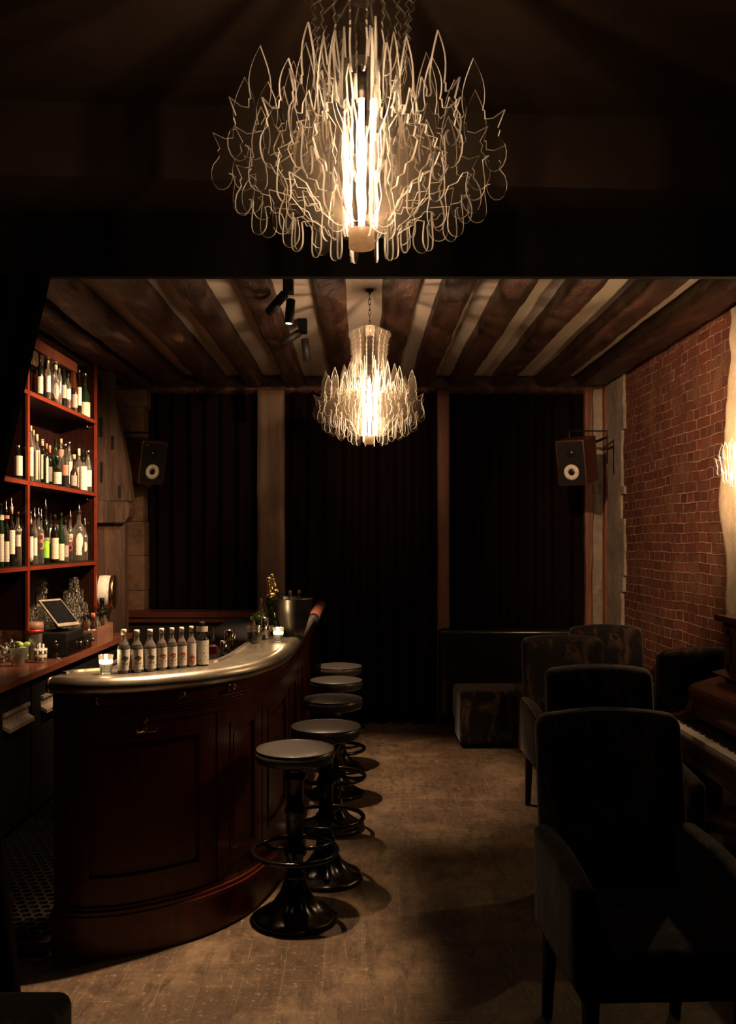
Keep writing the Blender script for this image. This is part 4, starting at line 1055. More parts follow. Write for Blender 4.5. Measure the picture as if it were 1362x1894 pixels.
# tall ribbed glasses stored upside down at the back of the low shelf
def tumbler_mesh(r0, r1, h, n=10, th=.004):
    mb = MB(); mb.lathe([(0, 0), (r0*.92, 0), (r0, .004), (r1, h), (r1-th, h), (r0-th, .014), (0, .012)], n, 0, False); return mb
tg = None
for k, px in enumerate((88, 95, 102, 109, 116)):
    X = -2.285; d = min(6.82, X*FPX/(px-VX)); X = ax(px, d)
    lb = f'tall upturned ribbed glass behind the low-shelf bottles, {ORD[k]} from left'
    if tg is None:
        tg = thing('highball_glass', lb, 'glass', (0, 0, 0), 0, 'tall glasses behind the low-shelf bottles'); mb = tumbler_mesh(.036, .028, .27, 12); mb.build('glass_wall', M['sparkle_glass'], tg); tg.location = (X, d, ZS[2]+.0005)
    else: dup(tg, (X, d, ZS[2]+.0005), .3*k, lb)
shelf_row(2, ZS[2], [
 (57, 944, 9, F, 'dark bottle, tall cream label', dict(glass='dark_glass', lab=(LW, .05, .62, 70), cap='cork', pourer=True)),
 (64, 938, 11, F, 'clear bottle, white label', dict(glass='clear', lab=(LW, .18, .55, 55), pourer=True)),
 (71, 936, 12, B, 'clear bottle, steel pourer', dict(glass='clear', lab=None, pourer=True)),
 (76, 940, 11, F, 'clear bottle, red ringed emblem', dict(glass='clear', lab=None, pourer=True, emblem=('rings', 'pink', .48, (.022, .030)))),
 (84, 921, 15, F, 'dark bottle, lime green label', dict(glass='dark_glass', lab=('lime', .10, .40, 62), pourer=True, emblem=('band', 'dark_ink', .40, .025), word=('CAMP', 'white', .405, .022))),
 (93, 950, 11, B, 'bottle, narrow cream label', dict(glass='dark_glass', lab=(LW, .38, .70, 40))),
 (101, 953, 15, F, 'dark bottle, printed cream label', dict(style='wine', glass='dark_glass', lab=(L_, .08, .52, 68), cap='black')),
 (113, 950, 13, F, 'dark slope-shouldered bottle, cream label', dict(style='slope', glass='green_glass', lab=(L_, .04, .38, 60), cap='black')),
 (121, 963, 13, F, 'amber bottle, pinkish label', dict(glass='clear', liquid='brown_liquid', level=.50, lab=(LG, .12, .40, 60), cap='black')),
 (130, 941, 12, B, 'clear bottle, red ringed emblem', dict(glass='clear', lab=(LW, .42, .60, 45), pourer=True, emblem=('rings', 'red_ink', .36, (.020, .028)))),
 (146, 931, 20, F, 'wide clear bottle, white and oval labels', dict(glass='clear', lab=(LW, .12, .42, 30), pourer=True, emblem=('oval', 'label_white', .40, (.026, .060)))),
 (157, 956, 11, B, 'clear bottle, small oval label', dict(glass='clear', lab=None, pourer=True, emblem=('oval', 'label', .38, (.016, .038))))],
 'on the low shelf', 'bottles on the low shelf')
shelf_row(2, ZS[2], [
 (1, 932, 13, F, 'green bottle, yellow neck label', dict(style='wine', glass='green_glass', lab=(LW, .08, .52, 60), emblem=('band', 'label', .74, .03))),
 (11, 925, 13, F, 'dark bottle, pink neck band', dict(style='spirit', glass='dark_glass', lab=(L_, .08, .44, 60), pourer=True, emblem=('band', 'pink', .84, .02))),
 (21, 919, 14, F, 'dark bottle, round-cornered cream label', dict(glass='dark_glass', lab=(LW, .20, .60, 60), pourer=True, cap='cork', caph=.045)),
 (33, 948, 13, B, 'clear bottle of red spirit', dict(glass='clear', liquid='red_liquid', level=.40, lab=(LW, .36, .58, 45), cap='steel', word=('CAM', 'white', .64, .026)))],
 'left of the cabinet divider', 'bottles on the low shelf left')
bottle('spirit_bottle', 'printed bottle alone on the middle shelf by the drape', 'bottle', 'bottles on the middle shelf', (-2.09, 5.42, ZS[1]+.0005), .20, .024, glass='dark_glass', lab=(LB, .1, .7, 80), cap='steel')
# small cups by the divider
for px, X, lb in ((42, -2.09, 'little clear shot glass on the low shelf left of the divider strip'), (60, -2.09, 'little clear shot glass on the low shelf right of the divider strip')):
    d = X*FPX/(px-VX)
    if abs(d-D1) < .06: d = D1-.06 if px < 50 else D1+.06
    mb = tumbler_mesh(.018, .024, .045, 12); g = mb.build('shot_glass', M['tumbler']); g.location = (X, d, ZS[2]+.0005); tag(g, lb, 'glass')

# ------------------------------------------------------------------ on the back worktop
ZC = .9005
def onc(px, y): d = FPX*(CAM_H-.90)/(y-VY); return ax(px, d), d
gl = thing('glass_tumbler', '', 'glass', (0, 0, 0), 0, 'stacked tumblers on the back worktop')
mb = MB(); hh = .095; mb.lathe([(.040, 0), (.0335, .086), (.031, hh), (0, hh), (0, hh-.012), (.0295, hh-.014), (.036, 0)], 9, 0, False); mb.build('glass_wall', M['sparkle_glass'], gl)
lay = []
for k in range(3):
    for i, d in enumerate((6.14, 6.23, 6.32)):
        for j, X in enumerate((-2.285, -2.195, -2.105)): lay.append((X+.01*(k % 2), d, k, 'left', i, j))
lay += [(-2.24, 6.23, 3, 'left', 0, 0), (-2.24, 6.24, 4, 'left', 0, 0)]
for k in range(3):
    for i, d in enumerate((6.48, 6.57, 6.66, 6.75)):
        for j, X in enumerate((-2.20, -2.11)): lay.append((X-.01*(k % 2), d, k, 'right', i, j))
lay += [(-2.16, 6.56, 3, 'right', 0, 0), (-2.15, 6.65, 3, 'right', 1, 0), (-2.14, 6.74, 3, 'right', 2, 0), (-2.15, 6.65, 4, 'right', 0, 0)]
LV = ['bottom', 'second', 'third', 'fourth', 'topmost']
for n_, (X, d, k, side, i, j) in enumerate(lay):
    depth = {3: ('rear', 'middle', 'front'), 2: ('rear', 'front')}[3 if side == 'left' else 2][j] if k < 3 else ''
    st = 'the stack by the tablet' if side == 'left' else 'the pyramid by the hooped drum'
    if k == 4: lb = f'topmost upturned tumbler of {st}'
    elif k == 3: lb = f'upturned tumbler under the topmost of {st}' if side == 'left' else f'upturned tumbler, fourth layer of {st}, {ORD[i]} from near'
    else: lb = f'upturned tumbler, {LV[k]} layer of {st}, {depth} row, {ORD[i]} from near'
    loc = (X+.004*R.uniform(-1, 1), d+.004*R.uniform(-1, 1), ZC+k*(hh+.0008))
    if n_ == 0: gl.location = loc; gl['label'] = lb
    else: dup(gl, loc, R.random()*2, lb)

mb = MB(); sx, sd = -2.334, 6.66; mb.rbox((.012, .085, .085), .004, 3); o = mb.build('light_switch', M['cream']); o.location = (-2.328, 6.42, 1.215); tag(o, 'square cream switch plate on the cabinet back between the glass stacks', 'switch')
# cash box with a tilted tablet
x, d = -2.03, 5.92
t = thing('cash_box', 'black cash box on the worktop carrying the tilted tablet', 'cash box', (x, d, ZC), 0)
mb = MB(); mb.rbox((.26, .34, .155), .01, 3, 0, T(0, 0, .0775)); mb.build('box_body', M['black'], t)
mb = MB(); mb.box((.128, -.165, .02), (.134, .165, .10)); mb.build('drawer', M['black_gloss'], t)
mb = MB(); mb.cyl(.016, 0, .02, 16, 0, T(.134, .06, .062) @ RY(PI/2)); mb.build('lock_knob', M['steel'], t)
t = thing('tablet_stand', 'tablet till with dark screen leaning on the black cash box', 'tablet', (x+.03, d-.02, ZC+.1575))
tx = T(-.005, 0, .115) @ RZ(math.radians(-28)) @ RY(math.radians(42))
mb = MB(); mb.rbox((.25, .19, .016), .006, 3, 0, tx); mb.build('shell', M['grey_shell'], t)
mb = MB(); mb.box((-.105, -.085, .0078), (.10, .085, .009), 0, tx); mb.build('screen', M['screen'], t)
mb = MB(); mb.tube([(0, 0, .004), (-.03, 0, .05), (-.01, 0, .10)], .014, 10); mb.lathe([(0, 0), (.06, 0), (.055, .008), (0, .008)], 24); mb.build('stand_foot', M['black'], t)
# small black box with two knobs
x, d = onc(157, 1199)
t = thing('card_reader', 'small black box with two pale knobs beside the cash box', 'box', (x-.045, 6.20, ZC), 0)
mb = MB(); mb.rbox((.14, .20, .10), .008, 3, 0, T(0, 0, .05)); mb.build('box_body', M['black'], t)
for yy in (-.07, .06):
    mb = MB(); mb.lathe([(0, 0), (.008, 0), (.008, .01), (.014, .016), (.014, .026), (0, .030)], 14, 0, True, T(.07, yy, .055) @ RY(PI/2)); mb.build('knob', M['steel'], t)
# wooden crate of little bottles
x, d = -1.955, 6.53
t = thing('wooden_crate', 'small reddish wooden crate holding dasher bottles on the worktop', 'crate', (x, d, ZC), 0)
mb = MB(); mb.box((-.075, .185, 0), (.075, .20, .135)); mb.build('end_board', M['wood_crate'], t)
mb = MB(); mb.box((.062, -.185, 0), (.075, .185, .13)); mb.build('side_board', M['wood_crate'], t)
mb = MB(); mb.box((-.075, -.185, 0), (-.062, .185, .11)); mb.build('side_board', M['wood_crate'], t)
mb = MB(); mb.box((-.062, -.185, .0), (.062, .185, .012)); mb.build('bottom_board', M['wood_crate'], t)
mb = MB(); mb.box((-.075, -.20, 0), (.075, -.185, .11)); mb.build('end_board', M['wood_crate'], t)
k = 0
names = ['amber dasher bottle with black top', 'clear dasher bottle with black top', 'amber dasher bottle with orange top', 'clear dasher bottle with steel top']
for i in range(4):
    for j in range(2):
        bottle('dasher_bottle', f'{names[(i+2*j) % 4]} in the crate, {"rear" if j == 0 else "front"} row, {ORD[i]} from near', 'bottle', 'dasher bottles in the wooden crate',
               (x-.034+.066*j, d-.14+.092*i, ZC+.0125), .20+.012*((i*3+j) % 3), .024, 'bitters', 'amber' if (i+2*j) % 2 == 0 else 'clear', (LW, .15, .5, 50) if (i+j) % 2 else None, ('black', 'black', 'pink', 'steel')[(i+2*j) % 4])
bottle('spirit_bottle', 'tall black bottle standing at the far end of the wooden crate below the hooped drum', 'bottle', None, (-1.98, 6.79, ZC), .31, .042, 'spirit', 'dark_glass', None, 'black')
# unlit hooped drum beyond the end of the shelves
t = thing('hooped_drum', 'white drum with two pale metal hoops fixed beyond the end of the bottle shelves', 'drum', (-2.03, 7.06, 1.245), math.radians(6))
mb = MB(); mb.lathe([(0, -.075), (.122, -.075), (.128, -.05), (.131, 0), (.127, .05), (.120, .075), (0, .075)], 36, 0, True, RY(PI/2)); mb.build('shell', M['white'], t)
for u in (-.055, .062):
    mb = MB(); mb.lathe([(.126, u-.015), (.1345, u-.014), (.1345, u+.014), (.124, u+.015)], 36, 0, True, RY(PI/2)); mb.build('hoop', M['brass'], t)
mb = MB(); mb.box((-.36, .0, -.02), (-.07, .03, .02)); mb.build('wall_arm', M['black'], t)
# jar with brown lid and red band
x, d = onc(74, 1216)
t = thing('storage_jar', 'tall clear jar with brown lid and red band on the worktop', 'jar', (-2.072, 5.63, ZC))
mb = tumbler_mesh(.045, .052, .19, 24, .003); mb.build('glass_wall', M['clear'], t)
mb = MB(); mb.lathe([(0, .188), (.056, .188), (.060, .20), (.056, .235), (0, .238)], 24); mb.build('lid', M['wood_crate'], t)
mb = MB(); mb.lathe([(.050, .172), (.0585, .174), (.0585, .19), (.05, .192)], 24); mb.build('red_band', M['red'], t)
# patterned cup with paper picks
x, d = onc(75, 1225)
t = thing('patterned_cup', 'pale cup with dark star-petal pattern holding paper picks', 'cup', (x, d, ZC), math.atan2(-d, -x)+PI/2)
mb = MB(); mb.lathe([(0, 0), (.032, 0), (.036, .004), (.040, .085), (.037, .085), (.034, .01), (0, .008)], 24); mb.build('cup_wall', M['white'], t)
mb = MB()
for a in range(8):
    for q in (0, 1):
        cz = .022+.042*q; an = a*PI/4
        for rot in (PI/4, -PI/4):
            pts = [(.018*math.cos(2*PI*i/10)*math.cos(rot)-.005*math.sin(2*PI*i/10)*math.sin(rot), cz+.018*math.cos(2*PI*i/10)*math.sin(rot)+.005*math.sin(2*PI*i/10)*math.cos(rot)) for i in range(10)]
            patch(mb, .0402, pts, an)
mb.build('petal_pattern', M['dark_ink'], t)
for i, (u, v) in enumerate(((-.006, -.008), (.016, .004), (-.02, .01))):
    mb = MB(); mb.cyl(.0065, .02, .118-.006*i, 10, 0, T(u, v, 0)); mb.build('paper_pick', M['white'] if i < 2 else M['steel'], t)
# olive glass, lime glass, pepper mill, wine glasses
x, d = onc(33, 1232)
t = thing('olive_glass', 'clear glass of black olives on the worktop edge', 'glass', (x, d, ZC))
mb = tumbler_mesh(.038, .046, .105, 24, .003); mb.build('glass_wall', M['clear'], t)
for i in range(16):
    mb = MB(); a = i*2.4; rr = .022*math.sqrt((i % 6)/6.0)+.004; mb.sphere(.0115, (rr*math.cos(a), rr*math.sin(a), .018+.014*(i//4)), 6, 0, (1, 1, .9)); mb.build('olive', M['black_gloss'], t)
x, d = onc(55, 1222)
t = thing('lime_glass', 'clear glass of cut limes between the olive glass and the patterned cup', 'glass', (-2.105, 5.53, ZC))
mb = tumbler_mesh(.033, .036, .09, 20, .003); mb.build('glass_wall', M['clear'], t)
for i, (u, v, zz, a) in enumerate(((-.02, 0, .105, .3), (.015, .01, .10, -.5), (.0, -.01, .075, 0), (.01, .0, .05, .8))):
    mb = MB(); mb.sphere(.026, (0, 0, 0), 8, 0, (1.25, .8, .75), T(u, v, zz) @ RY(a)); mb.build('lime_wedge', M['limefruit'], t)
x, d = onc(95, 1215)
t = thing('pepper_mill', 'dark turned pepper mill with brass knob on a small plate', 'pepper mill', (-1.955, 5.69, ZC))
mb = MB(); mb.lathe([(0, 0), (.045, 0), (.052, .004), (.048, .006), (0, .006)], 24); mb.build('plate', M['steel'], t)
mb = MB(); mb.lathe([(0, .006), (.026, .006), (.026, .018), (.018, .03), (.014, .045), (.020, .052), (.013, .058), (.026, .072), (.028, .084), (.020, .094), (0, .096)], 24); mb.build('body', M['black_gloss'], t)
mb = MB(); mb.sphere(.009, (0, 0, .104), 8); mb.build('knob', M['brass'], t)
wg = None
for k, (px, y) in enumerate(((-4, 1232), (7, 1226), (17, 1221), (27, 1213), (-12, 1213))):
    x, d = onc(px, y)
    lb = f'upturned wine glass at the near end of the worktop, {ORD[k]} from the front' if k < 4 else 'upturned wine glass behind the others, against the cabinet back'
    if wg is None:
        wg = thing('wine_glass', lb, 'wine glass', (x-.02, d, ZC), 0, 'upturned wine glasses on the worktop')
        mb = MB(); mb.lathe([(.036, 0), (.042, .03), (.041, .055), (.030, .085), (.010, .103), (.004, .112), (.004, .185), (.012, .194), (.034, .199), (.034, .201), (0, .201), (0, .11), (.008, .10), (.028, .083), (.039, .055), (.040, .03), (.034, 0)], 24); mb.build('glass_wall', M['sparkle_glass'], wg)
    else: dup(wg, (x-.02, d, ZC), .3*k, lb)

# ------------------------------------------------------------------ on the bar top
ZT = 1.1105
def onb(px, y): d = FPX*(CAM_H-1.11)/(y-VY); return ax(px, d), d
def candle(label, px, y):
    x, d = onb(px, y); t = thing('candle_glass', label, 'candle', (x, d, ZT), 0, 'lit candles in small tumblers on the bar')
    mb = MB(); n = 12; mb.lathe([(0, 0), (.021, 0), (.023, .004), (.0305, .076), (.0275, .076), (.0205, .012), (0, .010)], n, 0, False); mb.build('glass_wall', M['tumbler'], t)
    mb = MB(); mb.lathe([(0, .040), (.0235, .040), (.0245, .054), (.010, .052), (0, .052)], 20); mb.build('wax', M['wax'], t)
    mb = MB(); mb.lathe([(0, .053), (.0045, .057), (.0055, .063), (.003, .071), (0, .079)], 12); mb.build('flame', M['flame'], t)
    light('candle_glow', 'POINT', (0, 0, .085), CANDLE_W, (1, .62, .28), t, shadow_soft_size=.012)
candle('small glass with a lit candle at the near left end of the bar', 196, 1246)
candle('small glass with a lit candle before the champagne bowl', 515, 1187)
bb = [(229, 1244.5, 1166, 23, 'brown_liquid', 'dark_ink', 'amber'), (266, 1243, 1167, 23, 'dark_glass', 'dark_ink', 'clear'), (277.5, 1241, 1166, 23, 'brown_liquid', 'dark_ink', 'clear'),
      (299, 1239, 1164, 20.5, 'brown_liquid', 'red_ink', 'clear'), (318, 1237, 1163, 19.5, 'dark_glass', 'red_ink', 'clear'), (336, 1235, 1162, 19.5, 'brown_liquid', 'red_ink', 'clear')]
bb[1] = (253, 1243, 1167, 23, 'dark_glass', 'dark_ink', 'clear')
desc = ['bitters bottle lit by the candle, dark liquid, dark eye emblem', 'bitters bottle, nearly black liquid, dark eye emblem', 'bitters bottle, half empty neck, dark eye emblem', 'bitters bottle of brown liquid, red eye emblem', 'bitters bottle, dark liquid, bright red eye emblem', 'bitters bottle, pale red eye emblem']
for k, (px, y, top, wpx, liq, ink, gls) in enumerate(bb):
    x, d = onb(px, y); h = az(top, d)-ZT; r = wpx*d/FPX/2
    bottle('bitters_bottle', f'{desc[k]}, {ORD[k]} from left on bar', 'bottle', 'bitters bottles in a row on the bar', (x, d, ZT), h, r, 'bitters', 'clear', (LW, .07, .56, 75), 'white', .018, False, liq, .66 if k != 2 else .60, None, ('eye', ink, .36, (.016, .0075)))
x, d = onb(354, 1233); bottle('bitters_bottle', 'bitters bottle with red fruit printed on its label, seventh on the bar', 'bottle', 'bitters bottles in a row on the bar', (x, d, ZT), az(1160, d)-ZT, 18*d/FPX/2, 'bitters', 'clear', (LW, .05, .60, 75), 'cork', .02, False, 'red_liquid', .6, None, ('oval', 'red_ink', .20, (.012, .018)))
x, d = onb(374, 1231); bottle('bitters_bottle', 'taller bitters bottle with oversized white label and dark cap, eighth on the bar', 'bottle', 'bitters bottles in a row on the bar', (x, d, ZT), az(1152, d)-ZT, 24*d/FPX/2, 'bitters', 'dark_glass', (LW, .04, .60, 120), 'black', .025, False, None, .5, None, ('band', 'label_white', .80, .024))
# champagne bowl
x, d = ax(538, 5.12), 5.12
t = thing('champagne_bowl', 'wide pewter champagne bowl standing at the far bend of the bar', 'ice bucket', (x-.005, d, ZT), 0)
mb = MB(); mb.lathe([(0, 0), (.075, 0), (.080, .006), (.096, .05), (.112, .105), (.124, .16), (.130, .205), (.133, .212), (.128, .212), (.119, .16), (.105, .10), (.085, .04), (0, .02)], 48); mb.build('bowl', M['pewter'], t)
def champ(label, loc, tilt, rz):
    t = thing('champagne_bottle', label, 'bottle', loc, rz, 'champagne bottles in the bowl'); xf = RX(0) @ RY(tilt)
    mb = MB(); mb.lathe([(0, 0), (.040, 0), (.044, .006), (.044, .15), (.038, .19), (.022, .235), (.017, .26), (0, .26)], 24, 0, True, xf); mb.build('bottle_body', M['green_glass'], t)
    mb = MB(); mb.lathe([(.0225, .232), (.0185, .26), (.0155, .285), (.0165, .287), (.0165, .295), (.014, .297), (0, .297)], 20, 0, True, xf); mb.lathe([(.032, .21), (.0232, .234), (.02, .234)], 20, 0, True, xf); mb.build('foil', M['gold_foil'], t)
    mb = MB(); mb.lathe([(0, .296), (.012, .296), (.0165, .305), (.0165, .318), (.011, .325), (0, .326)], 18, 0, True, xf); mb.build('cork', M['gold_foil'], t)
    return t
champ('gold-foiled champagne bottle leaning left in the bowl, higher cork', (x-.045, d+.02, ZT+.03), -.22, .0)
champ('gold-foiled champagne bottle leaning left in the bowl, lower cork', (x-.070, d-.045, ZT+.012), -.17, .35)
bottle('small_bottle', 'small clear bottle with cork top inside the champagne bowl', 'bottle', None, (x-.01, d+.06, ZT+.03), .215, .022, 'bitters', 'clear', (LW, .5, .8, 50), 'cork')
bottle('small_bottle', 'small brown bottle with brass top inside the champagne bowl', 'bottle', None, (x+.045, d+.03, ZT+.03), .22, .020, 'bitters', 'amber', None, 'brass')
# tumbler with dark drink, herb tin, corked bottles, shaker, coupe
x, d = onb(469, 1189)
t = thing('drink_tumbler', 'clear tumbler half full of dark drink at the inner bar edge', 'glass', (x, d, ZT))
mb = tumbler_mesh(.030, .035, .092, 24, .003); mb.build('glass_wall', M['tumbler'], t)
mb = MB(); mb.cyl(.027, .013, .058, 20, 0, None, .030); mb.build('drink', M['brown_liquid'], t)
x, d = onb(481, 1174)
t = thing('herb_tin', 'steel tin of green herb sprigs behind the drink tumbler', 'herbs', (x, d, ZT))
mb = MB(); mb.lathe([(0, 0), (.036, 0), (.040, .085), (.038, .085), (.034, .006), (0, .006)], 24); mb.build('tin', M['steel'], t)
mb = MB()
for i in range(110):
    a = R.random()*2*PI; rr = .055*math.sqrt(R.random()); zz = .085+.055*R.random()*(1.2-rr/.06); s_ = .007+.006*R.random()
    xf = T(rr*math.cos(a), rr*math.sin(a), zz) @ RZ(R.random()*6) @ RX(R.uniform(-1, 1)) @ RY(R.uniform(-1, 1))
    mb.add([(0, -s_, 0), (s_*.6, 0, .002), (0, s_, 0), (-s_*.6, 0, .002)], [(0, 1, 2, 3)], 0, True, xf)
for i in range(14): 
    a = R.random()*6.28; mb.tube([(.01*math.cos(a), .01*math.sin(a), .02), (.025*math.cos(a), .025*math.sin(a), .09), (.04*math.cos(a), .04*math.sin(a), .12)], .0012, 5)
mb.build('sprigs', M['leaf'], t)
for k, (px, y) in enumerate(((478, 1168), (492, 1168))):
    x, d = onb(px, y); bottle('corked_bottle', f'slim bottle with pale cork behind the herb tin, {"left" if k == 0 else "right"} of the pair', 'bottle', None, (x+.004, d+.09, ZT), .185, .021, 'bitters', 'clear', (LW, .1, .5, 60), 'cork')
x, d = onb(486, 1184)
mb = MB(); mb.lathe([(0, 0), (.018, 0), (.022, .12), (.0205, .12), (.0165, .006), (0, .006)], 20); o = mb.build('shaker_tin', M['steel']); o.location = (x+.01, d+.03, ZT); tag(o, 'tall narrow steel tin right of the dark drink tumbler', 'tin')
x, d = onb(497, 1181)
t = thing('coupe_glass', 'small stemmed glass of amber drink left of the champagne bowl', 'glass', (x, d, ZT))
mb = MB(); mb.lathe([(0, 0), (.026, 0), (.024, .003), (.004, .006), (.004, .030), (.02, .040), (.030, .058), (.031, .07), (.029, .07), (.018, .044), (0, .038)], 20); mb.build('glass_wall', M['tumbler'], t)
mb = MB(); mb.lathe([(0, .041), (.017, .044), (.026, .056), (0, .056)], 18); mb.build('drink', M['red_liquid'], t)
# bar tools on the drainer
ZD = 1.0525
def ond(px, y): d = FPX*(CAM_H-ZD)/(y-VY); return ax(px, d), d
def jig(label, px, y, h, r0, r1):
    x, d = ond(px, y); x = max(-.95, min(-.69, x)); d = max(4.25, d)
    mb = MB(); mb.lathe([(r0, 0), (.008, h*.45), (.008, h*.52), (r1, h), (r1-.0015, h), (.006, h*.55), (0, h*.53)], 22); o = mb.build('jigger', M['steel']); o.location = (x, d, ZD); tag(o, label, 'jigger', 'steel jiggers on the drainer')
jig('larger steel double jigger standing on the drainer by the bar lip', 437, 1211, .13, .02, .024)
jig('smaller steel jigger on the drainer beside the larger one', 446, 1207, .11, .018, .021)
for k, (px, y, h, r, lb) in enumerate(((428, 1204, .11, .019, 'taller plain steel measuring cup on the drainer'), (421, 1216, .085, .017, 'shorter plain steel measuring cup on the drainer'))):
    x, d = ond(px, y); mb = MB(); mb.lathe([(0, 0), (r*.9, 0), (r, h), (r-.0015, h), (r*.85, .004), (0, .004)], 20); o = mb.build('measuring_cup', M['steel']); o.location = (max(-.95, x-.02), d, ZD); tag(o, lb, 'cup')
bottle('pourer_bottle', 'low bottle with red band and twin pourers on the drainer', 'bottle', None, (-.79, 4.72, ZD), .075, .026, 'flask', 'clear', ('red', .0, .5, 120), 'steel', .01, True)

# ------------------------------------------------------------------ loudspeakers
def speaker(label, loc, yaw, pitch, side, reach):
    t = thing('loudspeaker', label, 'loudspeaker', loc, 0, 'wall loudspeakers')
    xf = RZ(yaw) @ RX(pitch)     # front faces local -y
    mb = MB(); mb.rbox((.245, .27, .37), .008, 3, 0, xf); mb.build('cabinet', M['wood_dark'], t)
    mb = MB(); mb.box((-.112, -.137, -.175), (.112, -.134, .175), 0, xf); mb.build('baffle', M['baffle'], t)
    c = xf @ T(0, -.137, -.075) @ RX(PI/2)
    mb = MB(); mb.lathe([(.028, .002), (.030, .010), (.042, .013), (.062, .008), (.066, .002)], 36, 0, True, c); w_ = mb.build('woofer_cone', M['paper_cone'], t)
    mb = MB(); mb.lathe([(0, .006), (.018, .010), (.027, .004), (.027, .0)], 24, 0, True, c); mb.build('dust_cap', M['black_gloss'], w_)
    mb = MB(); mb.lathe([(0, .004), (.012, .006), (.026, .004), (.030, 0)], 24, 0, True, xf @ T(0, -.137, .075) @ RX(PI/2)); mb.build('tweeter', M['black_gloss'], t)
    mb = MB(); mb.box((-.095, -.1385, .148), (-.055, -.137, .156), 0, xf); mb.build('badge', M['steel'], t)
    s = side
    mb = MB(); mb.tube([(s*.26, .05, -.02), (s*.26, .05, .25), (-s*.06, .05, .25), (-s*.06, .02, .235), (-s*.06, .0, .185)], .008, 8)
    mb.tube([(s*.26, .05, .20), (s*.26, reach, .20)], .012, 8); mb.build('bracket', M['black'], t)
    return t
d = 7.74; speaker('black loudspeaker on a wall bracket before the left stone pier', (ax(271, d)-.01, d, az(852, d)), .75, .22, -1, .26)
d = 7.35; speaker('black loudspeaker on a wall bracket near the brick wall', (ax(1068, d), d, az(852, d)), -.62, .22, 1, .68)

# ------------------------------------------------------------------ seating
def armchair(label, loc, rz, wid=.56, h=1.04):
    t = thing('armchair', label, 'armchair', loc, rz, 'dark velvet armchairs'); V = M['velvet']; hw = wid/2
    # front faces local -y, back at +y
    def seat_fn(p): 
        x, y, z = p; return (x, y, z+(.012*(1-(x/.25)**2)*(1-(y/.27)**2) if z > 0 else 0))
    mb = MB(); mb.rbox((wid-.12, .52, .13), .035, 4, 0, T(0, -.06, .405), seat_fn); mb.build('seat_cushion', V, t)
    mb = MB(); mb.rbox((wid-.05, .50, .06), .012, 3, 0, T(0, -.04, .345)); mb.build('seat_rail', V, t)
    def back_fn(p):
        x, y, z = p
        a = .030*(1-(x/hw)**2)*max(0, (z+.32)/.64); y2 = y+.10*(z+.30)/.62+.018*math.cos(x/hw*PI/2)*(1 if y < 0 else .3)
        if y < 0:
            for bx in (-.16, -.053, .053, .16):
                for bz in (-.10, .04, .18):
                    q = ((x-bx)**2+(z-bz)**2)/.0012; y2 += .012*math.exp(-q)
        return (x, y2, z+a)
    mb = MB(); mb.rbox((wid-.05, .10, .62), .04, 5, 0, T(0, .19, .72+(h-1.04)), back_fn); mb.build('backrest', V, t)
    for s in (-1, 1):
        mb = MB()
        def arm_fn(p):
            x, y, z = p; return (x+s*.012*(z+.15), y, z-(.035*max(0, -y)/.25 if z > 0 else 0))
        mb.rbox((.075, .52, .34), .030, 4, 0, T(s*(hw-.037), -.05, .515), arm_fn); mb.build('arm', V, t)
    for sx in (-1, 1):
        for sy, kick in ((-1, 0.0), (1, .05)):
            mb = MB(); x0, y0 = sx*(hw-.055), (-.27 if sy < 0 else .19); q = .021
            mb.add([(x0-q*.7, y0+kick-q*.7, 0), (x0+q*.7, y0+kick-q*.7, 0), (x0+q*.7, y0+kick+q*.7, 0), (x0-q*.7, y0+kick+q*.7, 0), (x0-q, y0-q, .33), (x0+q, y0-q, .33), (x0+q, y0+q, .33), (x0-q, y0+q, .33)],
                   [(3, 2, 1, 0), (4, 5, 6, 7), (0, 1, 5, 4), (1, 2, 6, 5), (2, 3, 7, 6), (3, 0, 4, 7)]); mb.build('leg', M['black'], t)
    return t
ch = armchair('large dark velvet armchair in front, facing the camera', (.875, 2.86, 0), .04)
def chair_copy(label, loc, rz): return dup(ch, loc, rz, label)
chair_copy('dark velvet armchair directly behind the front armchair', (1.135, 3.98, 0), .02)
chair_copy('dark velvet armchair by the little table, its arm and leg showing left', (1.26, 5.33, 0), .0)
chair_copy('dark velvet armchair farther back, its rounded shoulder before the brick wall', (1.72, 6.02, 0), .0)
chair_copy('dark velvet armchair with its back to the piano, against the brick wall', (1.90, 5.26, 0), PI)
chair_copy('dark velvet armchair at the right edge, close to the piano keys', (1.53, 2.70, 0), -.03)
# bench under the right curtain, pouf, low table, ottoman
t = thing('bench_sofa', 'black rounded bench sofa under the right curtain', 'sofa', (1.33, 8.02, 0))
mb = MB(); mb.rbox((1.30, .10, .84), .045, 6, 0, T(0, -.06, .45)); mb.build('backrest', M['black_gloss'], t)
mb = MB(); mb.rbox((1.16, .36, .30), .04, 4, 0, T(.05, -.29, .24)); mb.build('seat', M['velvet'], t)
for sx in (-.52, .62):
    mb = MB(); mb.cyl(.02, 0, .10, 12, 0, T(sx, -.30, 0)); mb.build('leg', M['black'], t)
t = thing('pouf', 'black cube pouf standing before the bench sofa', 'pouf', (ax(897, 7.3), 7.26, 0))
mb = MB(); mb.rbox((.46, .42, .42), .03, 4, 0, T(0, 0, .245)); mb.build('cushion', M['velvet'], t)
for sx in (-.18, .18):
    for sy in (-.16, .16):
        mb = MB(); mb.cyl(.016, 0, .05, 10, 0, T(sx, sy, 0)); mb.build('foot', M['black'], t)
t = thing('side_table', 'low table with thin metal rim behind the little armchair', 'table', (1.43, 6.79, 0))
mb = MB(); mb.box((-.24, -.22, .515), (.24, .22, .530)); mb.build('table_top', M['wood_dark'], t)
